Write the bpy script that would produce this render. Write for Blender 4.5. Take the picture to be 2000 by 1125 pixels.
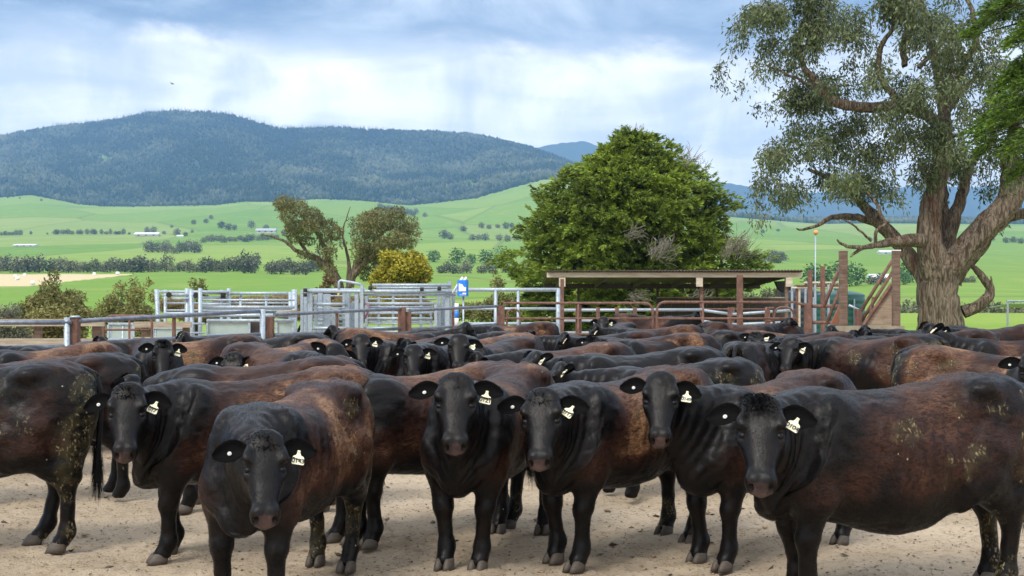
import bpy, math, random, time
import numpy as np
from mathutils import Matrix, Vector
T0 = time.time()
for o in list(bpy.data.objects):
    bpy.data.objects.remove(o, do_unlink=True)
SC = bpy.context.scene
COL = SC.collection
R = math.radians
random.seed(7)
RNG = np.random.default_rng(7)

# ------------------------------------------------------------------ camera
FPX, HOR, CAMH = 2300.0, 584.0, 1.92          # focal length and horizon in photograph pixels (2000 wide), eye height in metres
cam_d = bpy.data.cameras.new('camera')
cam = bpy.data.objects.new('camera', cam_d)
COL.objects.link(cam)
cam_d.sensor_width = 36.0
cam_d.lens = 36.0 * FPX / 2000.0
cam_d.clip_start = 0.1
cam_d.clip_end = 60000
cam.location = (0, 0, CAMH)
cam.rotation_euler = (R(90) + math.atan((HOR - 562.5) / FPX), 0, 0)
SC.camera = cam

# ------------------------------------------------------------------ sky
SUN_EL, SUN_AZ = 50.0, 215.0                   # sun high, behind the camera on the left
w = bpy.data.worlds.new('World')
SC.world = w
w.use_nodes = True
NT = w.node_tree
NT.nodes.clear()
def N(nt, typ, **kw):
    n = nt.nodes.new(typ)
    for k, v in kw.items():
        if k == 'inp':
            for i, x in v.items():
                n.inputs[i].default_value = x
        else:
            setattr(n, k, v)
    return n
def L(nt, a, b): nt.links.new(a, b)
def math_node(nt, op, a, b=None, clamp=False):
    n = N(nt, 'ShaderNodeMath', operation=op, use_clamp=clamp)
    for i, x in enumerate((a, b)):
        if x is None: continue
        if isinstance(x, (int, float)): n.inputs[i].default_value = x
        else: L(nt, x, n.inputs[i])
    return n.outputs[0]
def maprange(nt, v, a, b, c=0.0, d=1.0, smooth=True):
    n = N(nt, 'ShaderNodeMapRange', interpolation_type='SMOOTHSTEP' if smooth else 'LINEAR')
    L(nt, v, n.inputs[0])
    for i, x in zip((1, 2, 3, 4), (a, b, c, d)): n.inputs[i].default_value = x
    return n.outputs[0]
def mixcol(nt, f, a, b, blend='MIX'):
    n = N(nt, 'ShaderNodeMix', data_type='RGBA', blend_type=blend)
    for s, x in ((n.inputs[0], f), (n.inputs[6], a), (n.inputs[7], b)):
        if isinstance(x, (int, float)): s.default_value = x
        elif isinstance(x, tuple): s.default_value = x if len(x) == 4 else (*x, 1)
        else: L(nt, x, s)
    return n.outputs[2]
def noise(nt, vec, scale, detail=4, rough=0.55, dist=0.0):
    n = N(nt, 'ShaderNodeTexNoise', inp={'Scale': scale, 'Detail': detail, 'Roughness': rough, 'Distortion': dist})
    if vec is not None: L(nt, vec, n.inputs['Vector'])
    return n.outputs[0]
def vmul(nt, v, s):
    n = N(nt, 'ShaderNodeVectorMath', operation='MULTIPLY')
    L(nt, v, n.inputs[0]); n.inputs[1].default_value = s
    return n.outputs[0]
def vadd(nt, a, b):
    n = N(nt, 'ShaderNodeVectorMath', operation='ADD')
    L(nt, a, n.inputs[0])
    if isinstance(b, tuple): n.inputs[1].default_value = b
    else: L(nt, b, n.inputs[1])
    return n.outputs[0]

sky = N(NT, 'ShaderNodeTexSky', sky_type='NISHITA', sun_disc=False, sun_elevation=R(SUN_EL), sun_rotation=R(SUN_AZ),
        altitude=300, air_density=1.0, dust_density=1.5)
bg_sky = N(NT, 'ShaderNodeBackground', inp={'Strength': 0.11})
L(NT, sky.outputs[0], bg_sky.inputs[0])
tc = N(NT, 'ShaderNodeTexCoord')
sep = N(NT, 'ShaderNodeSeparateXYZ'); L(NT, tc.outputs['Generated'], sep.inputs[0])
zc = math_node(NT, 'MAXIMUM', sep.outputs[2], 0.015)
# flat cloud deck: project the view direction on a plane overhead
px = math_node(NT, 'DIVIDE', sep.outputs[0], zc)
py = math_node(NT, 'DIVIDE', sep.outputs[1], zc)
comb = N(NT, 'ShaderNodeCombineXYZ'); L(NT, px, comb.inputs[0]); L(NT, py, comb.inputs[1])
deck = noise(NT, vmul(NT, comb.outputs[0], (0.55, 0.42, 1)), 1.0, 6, 0.55, 0.4)
# layered cloud low over the hills, with soft trails of rain drawn out downwards
G = tc.outputs['Generated']
layer = noise(NT, vmul(NT, G, (3.2, 3.2, 17.0)), 1.0, 5, 0.55, 0.5)
trail = noise(NT, vadd(NT, vmul(NT, G, (15.0, 15.0, 7.0)), (3.1, 0.4, 1.0)), 1.0, 5, 0.6, 0.5)
edge = noise(NT, vmul(NT, G, (5.0, 5.0, 12.0)), 1.0, 6, 0.62, 0.7)
hh = math_node(NT, 'ADD', sep.outputs[2], math_node(NT, 'MULTIPLY', math_node(NT, 'SUBTRACT', edge, 0.5), 0.10))
hh = math_node(NT, 'ADD', hh, math_node(NT, 'MULTIPLY', math_node(NT, 'SUBTRACT', trail, 0.5), 0.025))
base = maprange(NT, hh, 0.188, 0.222)
v = math_node(NT, 'ADD', math_node(NT, 'MULTIPLY', layer, 0.62), math_node(NT, 'MULTIPLY', trail, 0.38))
lowcol = mixcol(NT, maprange(NT, v, 0.40, 0.62), (0.49, 0.50, 0.515), (0.97, 0.91, 0.85))
lowcol = mixcol(NT, maprange(NT, hh, 0.0, 0.11), (0.69, 0.68, 0.665), lowcol)
deckcol = mixcol(NT, maprange(NT, math_node(NT, 'ADD', math_node(NT, 'MULTIPLY', deck, 0.5), math_node(NT, 'MULTIPLY', edge, 0.5)), 0.40, 0.66), (0.115, 0.155, 0.235), (0.51, 0.54, 0.58))
deckhi = mixcol(NT, maprange(NT, deck, 0.30, 0.62), (0.50, 0.58, 0.70), (1.05, 1.06, 1.07))
deckcol = mixcol(NT, maprange(NT, sep.outputs[2], 0.26, 0.45), deckcol, deckhi)
cloud = mixcol(NT, base, lowcol, deckcol)
bg_cl = N(NT, 'ShaderNodeBackground', inp={'Strength': 1.0})
L(NT, cloud, bg_cl.inputs[0])
mx = N(NT, 'ShaderNodeMixShader', inp={0: 0.88})
L(NT, bg_sky.outputs[0], mx.inputs[1]); L(NT, bg_cl.outputs[0], mx.inputs[2])
wo = N(NT, 'ShaderNodeOutputWorld'); L(NT, mx.outputs[0], wo.inputs[0])

# ------------------------------------------------------------------ sun
sd = bpy.data.lights.new('sun', 'SUN'); sd.energy = 1.25; sd.angle = R(20); sd.color = (1.0, 0.95, 0.87)
so = bpy.data.objects.new('sun', sd); COL.objects.link(so)
_d = Vector((math.sin(R(SUN_AZ)) * math.cos(R(SUN_EL)), math.cos(R(SUN_AZ)) * math.cos(R(SUN_EL)), math.sin(R(SUN_EL))))
so.rotation_euler = _d.to_track_quat('Z', 'Y').to_euler()
so.location = (0, 0, 80)

# ------------------------------------------------------------------ exposure
vs = SC.view_settings
vs.view_transform = 'Standard'; vs.look = 'None'; vs.exposure = 1.03; vs.gamma = 1.0; vs.use_curve_mapping = False
SC.cycles.use_denoising = True
SC.cycles.volume_bounces = 1
SC.cycles.max_bounces = 8
SC.cycles.diffuse_bounces = 3
SC.cycles.transparent_max_bounces = 8

# ------------------------------------------------------------------ helpers
def at(x, y, Y):
    """world point seen at photograph pixel (x, y) at distance Y"""
    return Vector(((x - 1000.0) * Y / FPX, Y, CAMH + (HOR - y) * Y / FPX))
def atx(x, Y, z=0.0):
    return Vector(((x - 1000.0) * Y / FPX, Y, z))

def zat(y, Y): return CAMH + (HOR - y) * Y / FPX

def mesh_np(name, V, F, mats=None, smooth=False, attrs=None, mat_idx=None):
    """mesh from numpy arrays; F is one (n,k) array or a list of such arrays"""
    V = np.asarray(V, dtype=np.float32)
    Fs = [np.asarray(f, dtype=np.int32) for f in (F if isinstance(F, list) else [F])]
    Fs = [f for f in Fs if len(f)]
    me = bpy.data.meshes.new(name)
    me.vertices.add(len(V)); me.vertices.foreach_set('co', V.ravel())
    loops = np.concatenate([f.ravel() for f in Fs])
    tot = np.concatenate([np.full(len(f), f.shape[1], np.int32) for f in Fs])
    st = np.concatenate([[0], np.cumsum(tot)[:-1]]).astype(np.int32)
    me.loops.add(len(loops)); me.loops.foreach_set('vertex_index', loops)
    me.polygons.add(len(tot)); me.polygons.foreach_set('loop_start', st); me.polygons.foreach_set('loop_total', tot)
    if smooth: me.polygons.foreach_set('use_smooth', np.ones(len(tot), bool))
    if mat_idx is not None: me.polygons.foreach_set('material_index', np.asarray(mat_idx, np.int32))
    if attrs:
        for k, a in attrs.items():
            a = np.asarray(a, np.float32)
            if a.ndim == 2:
                at_ = me.attributes.new(k, 'FLOAT_VECTOR', 'POINT'); at_.data.foreach_set('vector', a.ravel())
            else:
                at_ = me.attributes.new(k, 'FLOAT', 'POINT'); at_.data.foreach_set('value', a)
    for m in (mats if isinstance(mats, (list, tuple)) else [mats] if mats else []): me.materials.append(m)
    me.update(calc_edges=True); me.validate()
    return me

def link(name, data, parent=None, loc=None, rotz=0.0, matrix=None, **props):
    o = bpy.data.objects.new(name, data)
    COL.objects.link(o)
    if parent is not None: o.parent = parent
    if loc is not None: o.location = loc
    if rotz: o.rotation_euler = (0, 0, rotz)
    if matrix is not None: o.matrix_local = matrix
    for k, v in props.items(): o[k] = v
    return o
def thing(name, label, cat, loc=(0, 0, 0), rotz=0.0, group=None):
    o = link(name, None, loc=loc, rotz=rotz, label=label, category=cat)
    o.empty_display_size = 0.2
    if group: o['group'] = group
    return o

class MB:
    """collects simple solids into one mesh"""
    def __init__(s): s.V = []; s.F = []
    def _add(s, vs_, fs):
        b = len(s.V); s.V += [tuple(v) for v in vs_]; s.F += [tuple(i + b for i in f) for f in fs]
    def box(s, c, d, rot=None, ch=0.0):
        c = Vector(c); h = Vector(d) / 2
        if ch <= 0:
            vs_ = [Vector((x, y, z)) for x in (-h.x, h.x) for y in (-h.y, h.y) for z in (-h.z, h.z)]
            fs = [(0, 1, 3, 2), (4, 6, 7, 5), (0, 4, 5, 1), (2, 3, 7, 6), (0, 2, 6, 4), (1, 5, 7, 3)]
        else:                                   # chamfered along the long vertical edges
            prof = [(-h.x + ch, -h.y), (h.x - ch, -h.y), (h.x, -h.y + ch), (h.x, h.y - ch), (h.x - ch, h.y), (-h.x + ch, h.y), (-h.x, h.y - ch), (-h.x, -h.y + ch)]
            vs_ = [Vector((x, y, -h.z)) for x, y in prof] + [Vector((x, y, h.z)) for x, y in prof]
            fs = [(i, (i + 1) % 8, 8 + (i + 1) % 8, 8 + i) for i in range(8)] + [tuple(range(7, -1, -1)), tuple(range(8, 16))]
        if rot is not None: vs_ = [rot @ v for v in vs_]
        s._add([v + c for v in vs_], fs)
        return s
    def tube(s, pts, r, n=8, cap=True):
        pts = [Vector(p) for p in pts]
        rs = r if isinstance(r, (list, tuple)) else [r] * len(pts)
        b = len(s.V); up = None
        for i, p in enumerate(pts):
            d = (pts[min(i + 1, len(pts) - 1)] - pts[max(i - 1, 0)]).normalized()
            if up is None:
                up = Vector((0, 0, 1)) if abs(d.z) < 0.9 else Vector((1, 0, 0))
            a = d.cross(up).normalized(); up = a.cross(d).normalized()
            for k in range(n):
                t = 2 * math.pi * k / n
                s.V.append(tuple(p + (a * math.cos(t) + up * math.sin(t)) * rs[i]))
        for i in range(len(pts) - 1):
            for k in range(n):
                s.F.append((b + i * n + k, b + i * n + (k + 1) % n, b + (i + 1) * n + (k + 1) % n, b + (i + 1) * n + k))
        if cap:
            s.F.append(tuple(b + k for k in range(n - 1, -1, -1)))
            s.F.append(tuple(b + (len(pts) - 1) * n + k for k in range(n)))
        return s
    def prism(s, poly, d):
        """extrude polygon (list of 3D points) along vector d"""
        n = len(poly); d = Vector(d)
        vs_ = [Vector(p) for p in poly] + [Vector(p) + d for p in poly]
        s._add(vs_, [tuple(range(n - 1, -1, -1)), tuple(range(n, 2 * n))] + [(i, (i + 1) % n, n + (i + 1) % n, n + i) for i in range(n)])
        return s
    def mesh(s, name, mat, smooth=False):
        me = bpy.data.meshes.new(name); me.from_pydata(s.V, [], s.F)
        if smooth:
            me.polygons.foreach_set('use_smooth', [len(f) == 4 for f in s.F])
        if mat: me.materials.append(mat)
        me.update(); return me
    def obj(s, name, mat, parent=None, smooth=False, **props):
        return link(name, s.mesh(name, mat, smooth), parent, **props)

# numpy value noise
def _hash(ix, iy, iz, seed):
    h = (ix.astype(np.int64) * 374761393 + iy.astype(np.int64) * 668265263 + iz.astype(np.int64) * 2147483647 + seed * 1274126177) & 0xFFFFFFFF
    h = ((h ^ (h >> 13)) * 1274126177) & 0xFFFFFFFF
    return ((h ^ (h >> 16)) & 0xFFFF) / 65535.0
def vnoise(P, seed=0):
    P = np.asarray(P, float)
    if P.shape[1] == 2: P = np.column_stack([P, np.zeros(len(P))])
    i = np.floor(P).astype(np.int64); f = P - i; f = f * f * (3 - 2 * f)
    r = 0
    for dx in (0, 1):
        for dy in (0, 1):
            for dz in (0, 1):
                wgt = (f[:, 0] if dx else 1 - f[:, 0]) * (f[:, 1] if dy else 1 - f[:, 1]) * (f[:, 2] if dz else 1 - f[:, 2])
                r = r + wgt * _hash(i[:, 0] + dx, i[:, 1] + dy, i[:, 2] + dz, seed)
    return r
def fbm(P, oct_=4, seed=0, gain=0.5):
    a, s, t, P = 1.0, 0, 0, np.asarray(P, float)
    for k in range(oct_):
        s = s + a * vnoise(P, seed + k); t += a; a *= gain; P = P * 2.03
    return s / t
def sstep(x, a, b):
    t = np.clip((x - a) / (b - a), 0, 1); return t * t * (3 - 2 * t)

# ------------------------------------------------------------------ materials
def mat(name, build=None, col=(0.5, 0.5, 0.5), rough=0.6, metal=0.0, spec=0.5):
    m = bpy.data.materials.new(name); m.use_nodes = True
    nt = m.node_tree; b = nt.nodes['Principled BSDF']
    b.inputs['Base Color'].default_value = (*col, 1); b.inputs['Roughness'].default_value = rough
    b.inputs['Metallic'].default_value = metal; b.inputs['Specular IOR Level'].default_value = spec
    if build: build(nt, b)
    return m
def bump(nt, b, h, strength=0.5, dist=0.01):
    n = N(nt, 'ShaderNodeBump', inp={'Strength': strength, 'Distance': dist})
    L(nt, h, n.inputs['Height']); L(nt, n.outputs[0], b.inputs['Normal'])
def objco(nt):
    return N(nt, 'ShaderNodeTexCoord').outputs['Object']
def worldco(nt):
    return N(nt, 'ShaderNodeNewGeometry').outputs['Position']
def attr(nt, name, fac=True):
    n = N(nt, 'ShaderNodeAttribute', attribute_name=name)
    return n.outputs['Fac'] if fac else n.outputs['Vector']

def uv_ball(name, rx, ry, rz, m, nu=14, nv=9):
    V = [(0, 0, rz)]; F = []
    for i in range(1, nv):
        t = math.pi * i / nv
        for j in range(nu):
            p = 2 * math.pi * j / nu; V.append((rx * math.sin(t) * math.cos(p), ry * math.sin(t) * math.sin(p), rz * math.cos(t)))
    V.append((0, 0, -rz))
    for j in range(nu): F.append((0, 1 + j, 1 + (j + 1) % nu))
    for i in range(nv - 2):
        for j in range(nu):
            a = 1 + i * nu + j; b_ = 1 + i * nu + (j + 1) % nu; F.append((a, a + nu, b_ + nu, b_))
    e = len(V) - 1; o_ = 1 + (nv - 2) * nu
    for j in range(nu): F.append((o_ + j, e, o_ + (j + 1) % nu))
    me = bpy.data.meshes.new(name); me.from_pydata(V, [], F); me.polygons.foreach_set('use_smooth', [True] * len(F)); me.materials.append(m); me.update()
    return me
# ================================================================== land
_TY = np.array([36, 50, 70, 100, 150, 220, 300, 420, 560, 650, 900, 1200, 1600, 2200, 2900], float)
_TL = np.array([707, 672, 660, 678, 680, 622, 590, 562, 537, 531, 508, 489, 468, 448, 420], float)
_TM = np.array([707, 672, 664, 680, 672, 620, 592, 566, 541, 533, 508, 489, 468, 446, 415], float)
_TR_ = np.array([707, 660, 628, 611, 640, 640, 598, 573, 548, 538, 513, 495, 475, 456, 441], float)
_FB = np.array([[-700, 395], [-200, 390], [0, 385], [60, 380], [110, 390], [150, 398], [200, 403], [260, 403], [330, 402], [420, 400], [480, 393], [560, 394], [620, 388], [700, 391],
                [800, 401], [850, 396], [930, 386], [1000, 366], [1060, 349], [1100, 347], [1160, 365], [1250, 420], [1350, 438], [1480, 440], [1700, 436], [2000, 438], [2700, 436]], float)
_SK = np.array([[-700, 300], [-200, 285], [0, 268], [60, 257], [110, 250], [200, 241], [255, 231], [290, 223], [340, 220], [400, 223], [450, 228], [500, 243], [545, 255], [600, 254], [660, 252], [720, 257], [780, 258],
                [850, 260], [930, 266], [1000, 281], [1040, 292], [1080, 306], [1120, 322], [1180, 352], [1250, 392], [1350, 425], [1480, 432], [1700, 430], [2000, 431], [2700, 420]], float)
Y_BASE, Y_TOP = 3400.0, 5200.0
def sight(px, Y):
    """height in the photograph (pixels) at which the land shows at column px, distance Y"""
    lY = np.log(Y); t = np.log(_TY)
    l, m, r = np.interp(lY, t, _TL), np.interp(lY, t, _TM), np.interp(lY, t, _TR_)
    f = np.clip(px / 2000.0, 0, 1); wr = sstep(f, .62, .86); wm = sstep(f, .1, .5) * (1 - wr)
    y = l * (1 - wr - wm) + m * wm + r * wr
    fb = np.interp(px, _FB[:, 0], _FB[:, 1]); sk = np.interp(px, _SK[:, 0], _SK[:, 1])
    y = y + (np.minimum(fb, y) - y) * np.clip((lY - np.log(2000)) / (np.log(Y_BASE) - np.log(2000)), 0, 1)
    nz = fbm(np.column_stack([px / 260.0, lY * 3.2]), 3, 11) - .5
    y = y + nz * 13 * sstep(lY, np.log(330), np.log(800)) * (1 - sstep(Y, 2700, 3300))
    g = np.clip((Y - Y_BASE) / (Y_TOP - Y_BASE), 0, 1)
    rid = fbm(np.column_stack([px / 190.0 + g * 1.1, g * 1.6 + px / 900.0]), 4, 23) - .5
    ym = fb + (sk - fb) * g ** .85 + rid * 64 * np.sin(np.pi * g) * np.clip((fb - sk) / 120, 0, 1)
    y = np.where(Y > Y_BASE, ym, y)
    y = y + np.maximum(Y - Y_TOP, 0) * .07
    return y
def land_z(X, Y):
    X = np.atleast_1d(np.asarray(X, float)); Y = np.atleast_1d(np.asarray(Y, float))
    return CAMH + (HOR - sight(1000 + X / Y * FPX, Y)) * Y / FPX
_YS = np.exp(np.linspace(np.log(230), np.log(3350), 400))
def dist_of(px, y):
    """distance at which the open land beyond the yards shows at pixel (px, y)"""
    s = sight(np.full(400, float(px)), _YS)
    k = np.argmax(s <= y)
    return float(_YS[k])

def _land(nt, b):
    pos = worldco(nt)
    forest = attr(nt, 'forest'); hay = attr(nt, 'hay')
    big = noise(nt, vmul(nt, pos, (.004, .004, 0)), 1.0, 3, .5)
    mid = noise(nt, vmul(nt, pos, (.03, .03, 0)), 1.0, 5, .6)
    fine = noise(nt, vmul(nt, pos, (.6, .6, 0)), 1.0, 5, .65)
    vor = N(nt, 'ShaderNodeTexVoronoi', feature='F1', inp={'Scale': .0034, 'Randomness': 1.0}); L(nt, vmul(nt, pos, (1.0, .55, 0)), vor.inputs['Vector'])
    sv = N(nt, 'ShaderNodeSeparateColor'); L(nt, vor.outputs['Color'], sv.inputs[0])
    g = mixcol(nt, sv.outputs[0], (0.120, 0.238, 0.026), (0.255, 0.335, 0.062))
    g = mixcol(nt, math_node(nt, 'MULTIPLY', math_node(nt, 'GREATER_THAN', sv.outputs[1], .74), .38), g, (0.36, 0.35, 0.13))
    g = mixcol(nt, math_node(nt, 'MULTIPLY', maprange(nt, big, .40, .65), .6), g, (0.195, 0.285, 0.045))
    g = mixcol(nt, math_node(nt, 'MULTIPLY', maprange(nt, mid, .5, .72), .55), g, (0.335, 0.325, 0.105))
    g = mixcol(nt, math_node(nt, 'MULTIPLY', maprange(nt, fine, .4, .7), .35), g, (0.10, 0.20, 0.02))
    ve = N(nt, 'ShaderNodeTexVoronoi', feature='DISTANCE_TO_EDGE', inp={'Scale': .0034, 'Randomness': 1.0}); L(nt, vmul(nt, pos, (1.0, .55, 0)), ve.inputs['Vector'])
    g = mixcol(nt, math_node(nt, 'MULTIPLY', maprange(nt, ve.outputs['Distance'], .016, .004), .55), g, (0.12, 0.15, 0.045))
    mid2 = noise(nt, vmul(nt, pos, (.012, .045, 0)), 1.0, 6, .65)
    g = mixcol(nt, math_node(nt, 'MULTIPLY', maprange(nt, mid2, .50, .68), .6), g, (0.12, 0.235, 0.03))
    hc = mixcol(nt, fine, (0.50, 0.40, 0.22), (0.62, 0.50, 0.30))
    g = mixcol(nt, hay, g, hc)
    fc = mixcol(nt, mid, (0.022, 0.036, 0.022), (0.05, 0.062, 0.036))
    L(nt, mixcol(nt, forest, g, fc), b.inputs['Base Color'])
    b.inputs['Roughness'].default_value = .9; b.inputs['Specular IOR Level'].default_value = .1
M_LAND = mat('pasture', _land)
cols = np.arange(-1600, 3500, 9.0)
rows = np.concatenate([np.exp(np.linspace(np.log(36), np.log(3380), 230)), np.linspace(3410, 5200, 110), np.linspace(5300, 6600, 8)])
PX, YY = np.meshgrid(cols, rows); pxf, yf = PX.ravel(), YY.ravel()
xf = (pxf - 1000) / FPX * yf
zf_ = CAMH + (HOR - sight(pxf, yf)) * yf / FPX
nc, nr = len(cols), len(rows)
ii = (np.arange(nr - 1)[:, None] * nc + np.arange(nc - 1)[None]).ravel()
fq = np.stack([ii, ii + 1, ii + nc + 1, ii + nc], 1)
patch = np.exp(-(((pxf - 195) / 22) ** 2 + ((sight(pxf, yf) - 308) / 9) ** 2)) + .8 * np.exp(-(((pxf - 915) / 26) ** 2 + ((sight(pxf, yf) - 358) / 7) ** 2)) + .6 * np.exp(-(((pxf - 975) / 16) ** 2 + ((sight(pxf, yf) - 325) / 6) ** 2))
fo = (yf > Y_BASE - 12) * (1 - np.clip(patch * 1.3 * (fbm(np.column_stack([pxf / 9, yf / 40]), 2, 5) + .2), 0, .9))
sy_ = sight(pxf, yf)
hay = ((yf > 380) & (yf < 640) & (pxf < 260 - (sy_ - 536) * 9.0) & (sy_ < 559 - pxf * .012) & (sy_ > 535.5)).astype(float)
me = mesh_np('paddocks', np.column_stack([xf, yf, zf_]), fq, M_LAND, True, dict(forest=fo, hay=hay))
link('paddocks', me, kind='structure')

# far blue range
rk = np.array([[-900, 330], [600, 330], [900, 318], [1000, 300], [1040, 289], [1090, 280], [1140, 275], [1175, 288], [1230, 320], [1300, 341], [1380, 351], [1450, 362], [1500, 371], [1600, 376], [1700, 372], [1800, 362], [1900, 366], [2000, 358], [2150, 350], [2800, 345]], float)
c2 = np.arange(-1900, 3800, 9.0); g2 = np.linspace(0, 1, 40)
P2, G2 = np.meshgrid(c2, g2); p2, q2 = P2.ravel(), G2.ravel(); Y2 = 6800 + q2 * 2200
yy2 = 470 + (np.interp(p2, rk[:, 0], rk[:, 1]) - 470) * q2 ** .9 + (fbm(np.column_stack([p2 / 160, q2 * 2.5]), 4, 31) - .5) * 40 * np.sin(np.pi * q2) + (fbm(np.column_stack([p2 / 9, q2 * 30]), 2, 8) - .5) * 3
n2 = len(c2); ii = (np.arange(39)[:, None] * n2 + np.arange(n2 - 1)[None]).ravel()
me = mesh_np('mountain_range', np.column_stack([(p2 - 1000) / FPX * Y2, Y2, CAMH + (HOR - yy2) * Y2 / FPX]), np.stack([ii, ii + 1, ii + n2 + 1, ii + n2], 1), M_LAND, True, dict(forest=np.ones(len(p2)), hay=np.zeros(len(p2))))
link('mountain_range', me, kind='structure')

# ---- the forest on the mountain: every crown a small rough solid, all in one mass
def _forest(nt, b):
    t = attr(nt, 'tone')
    L(nt, mixcol(nt, t, (0.006, 0.016, 0.010), (0.16, 0.165, 0.095)), b.inputs['Base Color'])
    b.inputs['Roughness'].default_value = .85; b.inputs['Specular IOR Level'].default_value = .15
M_FOREST = mat('forest_crowns', _forest)
NF = 66000
fpx = RNG.uniform(-900, 2450, NF); fY = Y_BASE + (Y_TOP + 30 - Y_BASE) * RNG.random(NF) ** .8
edge = RNG.random(NF) < .05; fY[edge] = Y_BASE - RNG.exponential(22, edge.sum())
sk_rows = RNG.random(NF) < .06; fY[sk_rows] = Y_TOP - RNG.uniform(0, 50, sk_rows.sum())
fsy = sight(fpx, fY)
bare = np.exp(-(((fpx - 195) / 20) ** 2 + ((fsy - 308) / 8) ** 2)) + .9 * np.exp(-(((fpx - 915) / 26) ** 2 + ((fsy - 358) / 7) ** 2)) + .6 * np.exp(-(((fpx - 975) / 16) ** 2 + ((fsy - 325) / 6) ** 2))
keep = RNG.random(NF) > bare * .85
fpx, fY = fpx[keep], fY[keep]; NF = len(fpx)
fX = (fpx - 1000) / FPX * fY; fZ = land_z(fX, fY)
fw = RNG.uniform(4.0, 8.0, NF); fh = RNG.uniform(9, 19, NF)
oc = np.array([[0, 0, 1], [1, 0, .45], [.1, 1, .5], [-1, .1, .4], [0, -1, .55], [0, 0, -.1]], float)
jit = RNG.normal(0, .16, (NF, 6, 3))
FV = (oc[None] + jit) * np.stack([fw, fw, fh], 1)[:, None, :] + np.stack([fX, fY, fZ], 1)[:, None, :]
of = np.array([[0, 1, 2], [0, 2, 3], [0, 3, 4], [0, 4, 1], [5, 2, 1], [5, 3, 2], [5, 4, 3], [5, 1, 4]])
FF = (of[None] + (np.arange(NF) * 6)[:, None, None]).reshape(-1, 3)
tone = np.clip(.25 + 1.8 * (fbm(np.column_stack([fpx / 60, fY / 160]), 4, 41) - .5) + 1.0 * (fbm(np.column_stack([fpx / 300, fY / 500]), 2, 47) - .5) + RNG.normal(0, .20, NF), 0, 1)  # varied stand colours; the tone noise also stands in for missing gully shading
ND = 2600                                          # dead trunks: bleached on slopes, thickest on the ridge with silhouette darkness painted in
dpx = np.concatenate([RNG.uniform(100, 760, ND // 3), RNG.uniform(-100, 1150, ND - ND // 3)])
dY = np.concatenate([Y_TOP - RNG.uniform(0, 30, ND // 3), Y_BASE + 20 + RNG.random(ND - ND // 3) ** 1.6 * (Y_TOP - Y_BASE - 60)])
dX = (dpx - 1000) / FPX * dY; dZ = land_z(dX, dY); dh = RNG.uniform(14, 27, ND); dr = RNG.uniform(.5, 1.0, ND); dh[:ND // 3] += RNG.uniform(-4, 9, ND // 3); dr[:ND // 3] *= 1.15
tri = np.array([[1, 0, 0], [-.5, .87, 0], [-.5, -.87, 0], [.35, 0, 1], [-.17, .3, 1], [-.17, -.3, 1]])
DV = tri[None] * np.stack([dr, dr, dh], 1)[:, None, :] + np.stack([dX, dY, dZ], 1)[:, None, :]
DV[:, 3:, 0] += RNG.normal(0, 1.4, ND)[:, None]
df = np.array([[0, 1, 4, 3], [1, 2, 5, 4], [2, 0, 3, 5]])
DF = (df[None] + (NF * 6 + np.arange(ND) * 6)[:, None, None]).reshape(-1, 4)
me = mesh_np('mountain_forest', np.concatenate([FV.reshape(-1, 3), DV.reshape(-1, 3)]), [FF, DF], M_FOREST, False,
             dict(tone=np.concatenate([np.repeat(tone, 6), np.where(np.repeat(np.arange(ND) < ND // 3, 6), .25, 2.2)])))
link('mountain_forest', me, kind='stuff')

# ---- air
hz = bpy.data.materials.new('air'); hz.use_nodes = True; hz.node_tree.nodes.clear()
pv = N(hz.node_tree, 'ShaderNodeVolumePrincipled', inp={'Color': (0.33, 0.58, 1.0, 1), 'Density': 0.000105, 'Anisotropy': 0.15})
ho = N(hz.node_tree, 'ShaderNodeOutputMaterial'); L(hz.node_tree, pv.outputs[0], ho.inputs['Volume'])
zmin = float(zf_.min()) - 1.0
mb = MB(); mb.box((0, 4450, (zmin + 1280) / 2), (24000, 9300, 1280 - zmin))
o = mb.obj('haze', hz, kind='stuff')

# ---- yard ground: trampled dirt, real hollows near the camera
def _dirt(nt, b):
    pos = worldco(nt)
    a = noise(nt, pos, 1.1, 4, .55); c = noise(nt, pos, 9.0, 6, .65); f = noise(nt, pos, 70.0, 4, .7)
    col = mixcol(nt, maprange(nt, a, .3, .7), (0.53, 0.415, 0.285), (0.66, 0.53, 0.38))
    col = mixcol(nt, math_node(nt, 'MULTIPLY', maprange(nt, c, .48, .75), .7), col, (0.30, 0.22, 0.145))
    col = mixcol(nt, math_node(nt, 'MULTIPLY', maprange(nt, f, .45, .75), .65), col, (0.64, 0.52, 0.39))
    col = mixcol(nt, math_node(nt, 'MULTIPLY', maprange(nt, noise(nt, pos, 28.0, 3, .6), .56, .68), .7), col, (0.20, 0.135, 0.08))
    L(nt, col, b.inputs['Base Color']); b.inputs['Roughness'].default_value = .95; b.inputs['Specular IOR Level'].default_value = .12
    h = math_node(nt, 'ADD', math_node(nt, 'MULTIPLY', c, 1.6), f)
    bump(nt, b, h, 1.0, .03)
M_DIRT = mat('yard_dirt', _dirt)
def yard_h(X, Y):
    P = np.column_stack([X, Y])
    z = (fbm(P * .9, 2, 3) - .5) * .05 + (fbm(P * 5.2, 3, 4) - .5) * .065 + (fbm(P * 17, 2, 5) - .5) * .034
    return z * sstep(Y, 3, 5) * (1 - sstep(Y, 24, 34)) - .004
def sheet(name, x0, x1, xs, ys):
    nx = len(xs); A, B = np.meshgrid(xs, ys); a, b = A.ravel(), B.ravel()
    ii = (np.arange(len(ys) - 1)[:, None] * nx + np.arange(nx - 1)[None]).ravel()
    return np.column_stack([a, b, yard_h(a, b)]), np.stack([ii, ii + 1, ii + nx + 1, ii + nx], 1)
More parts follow.
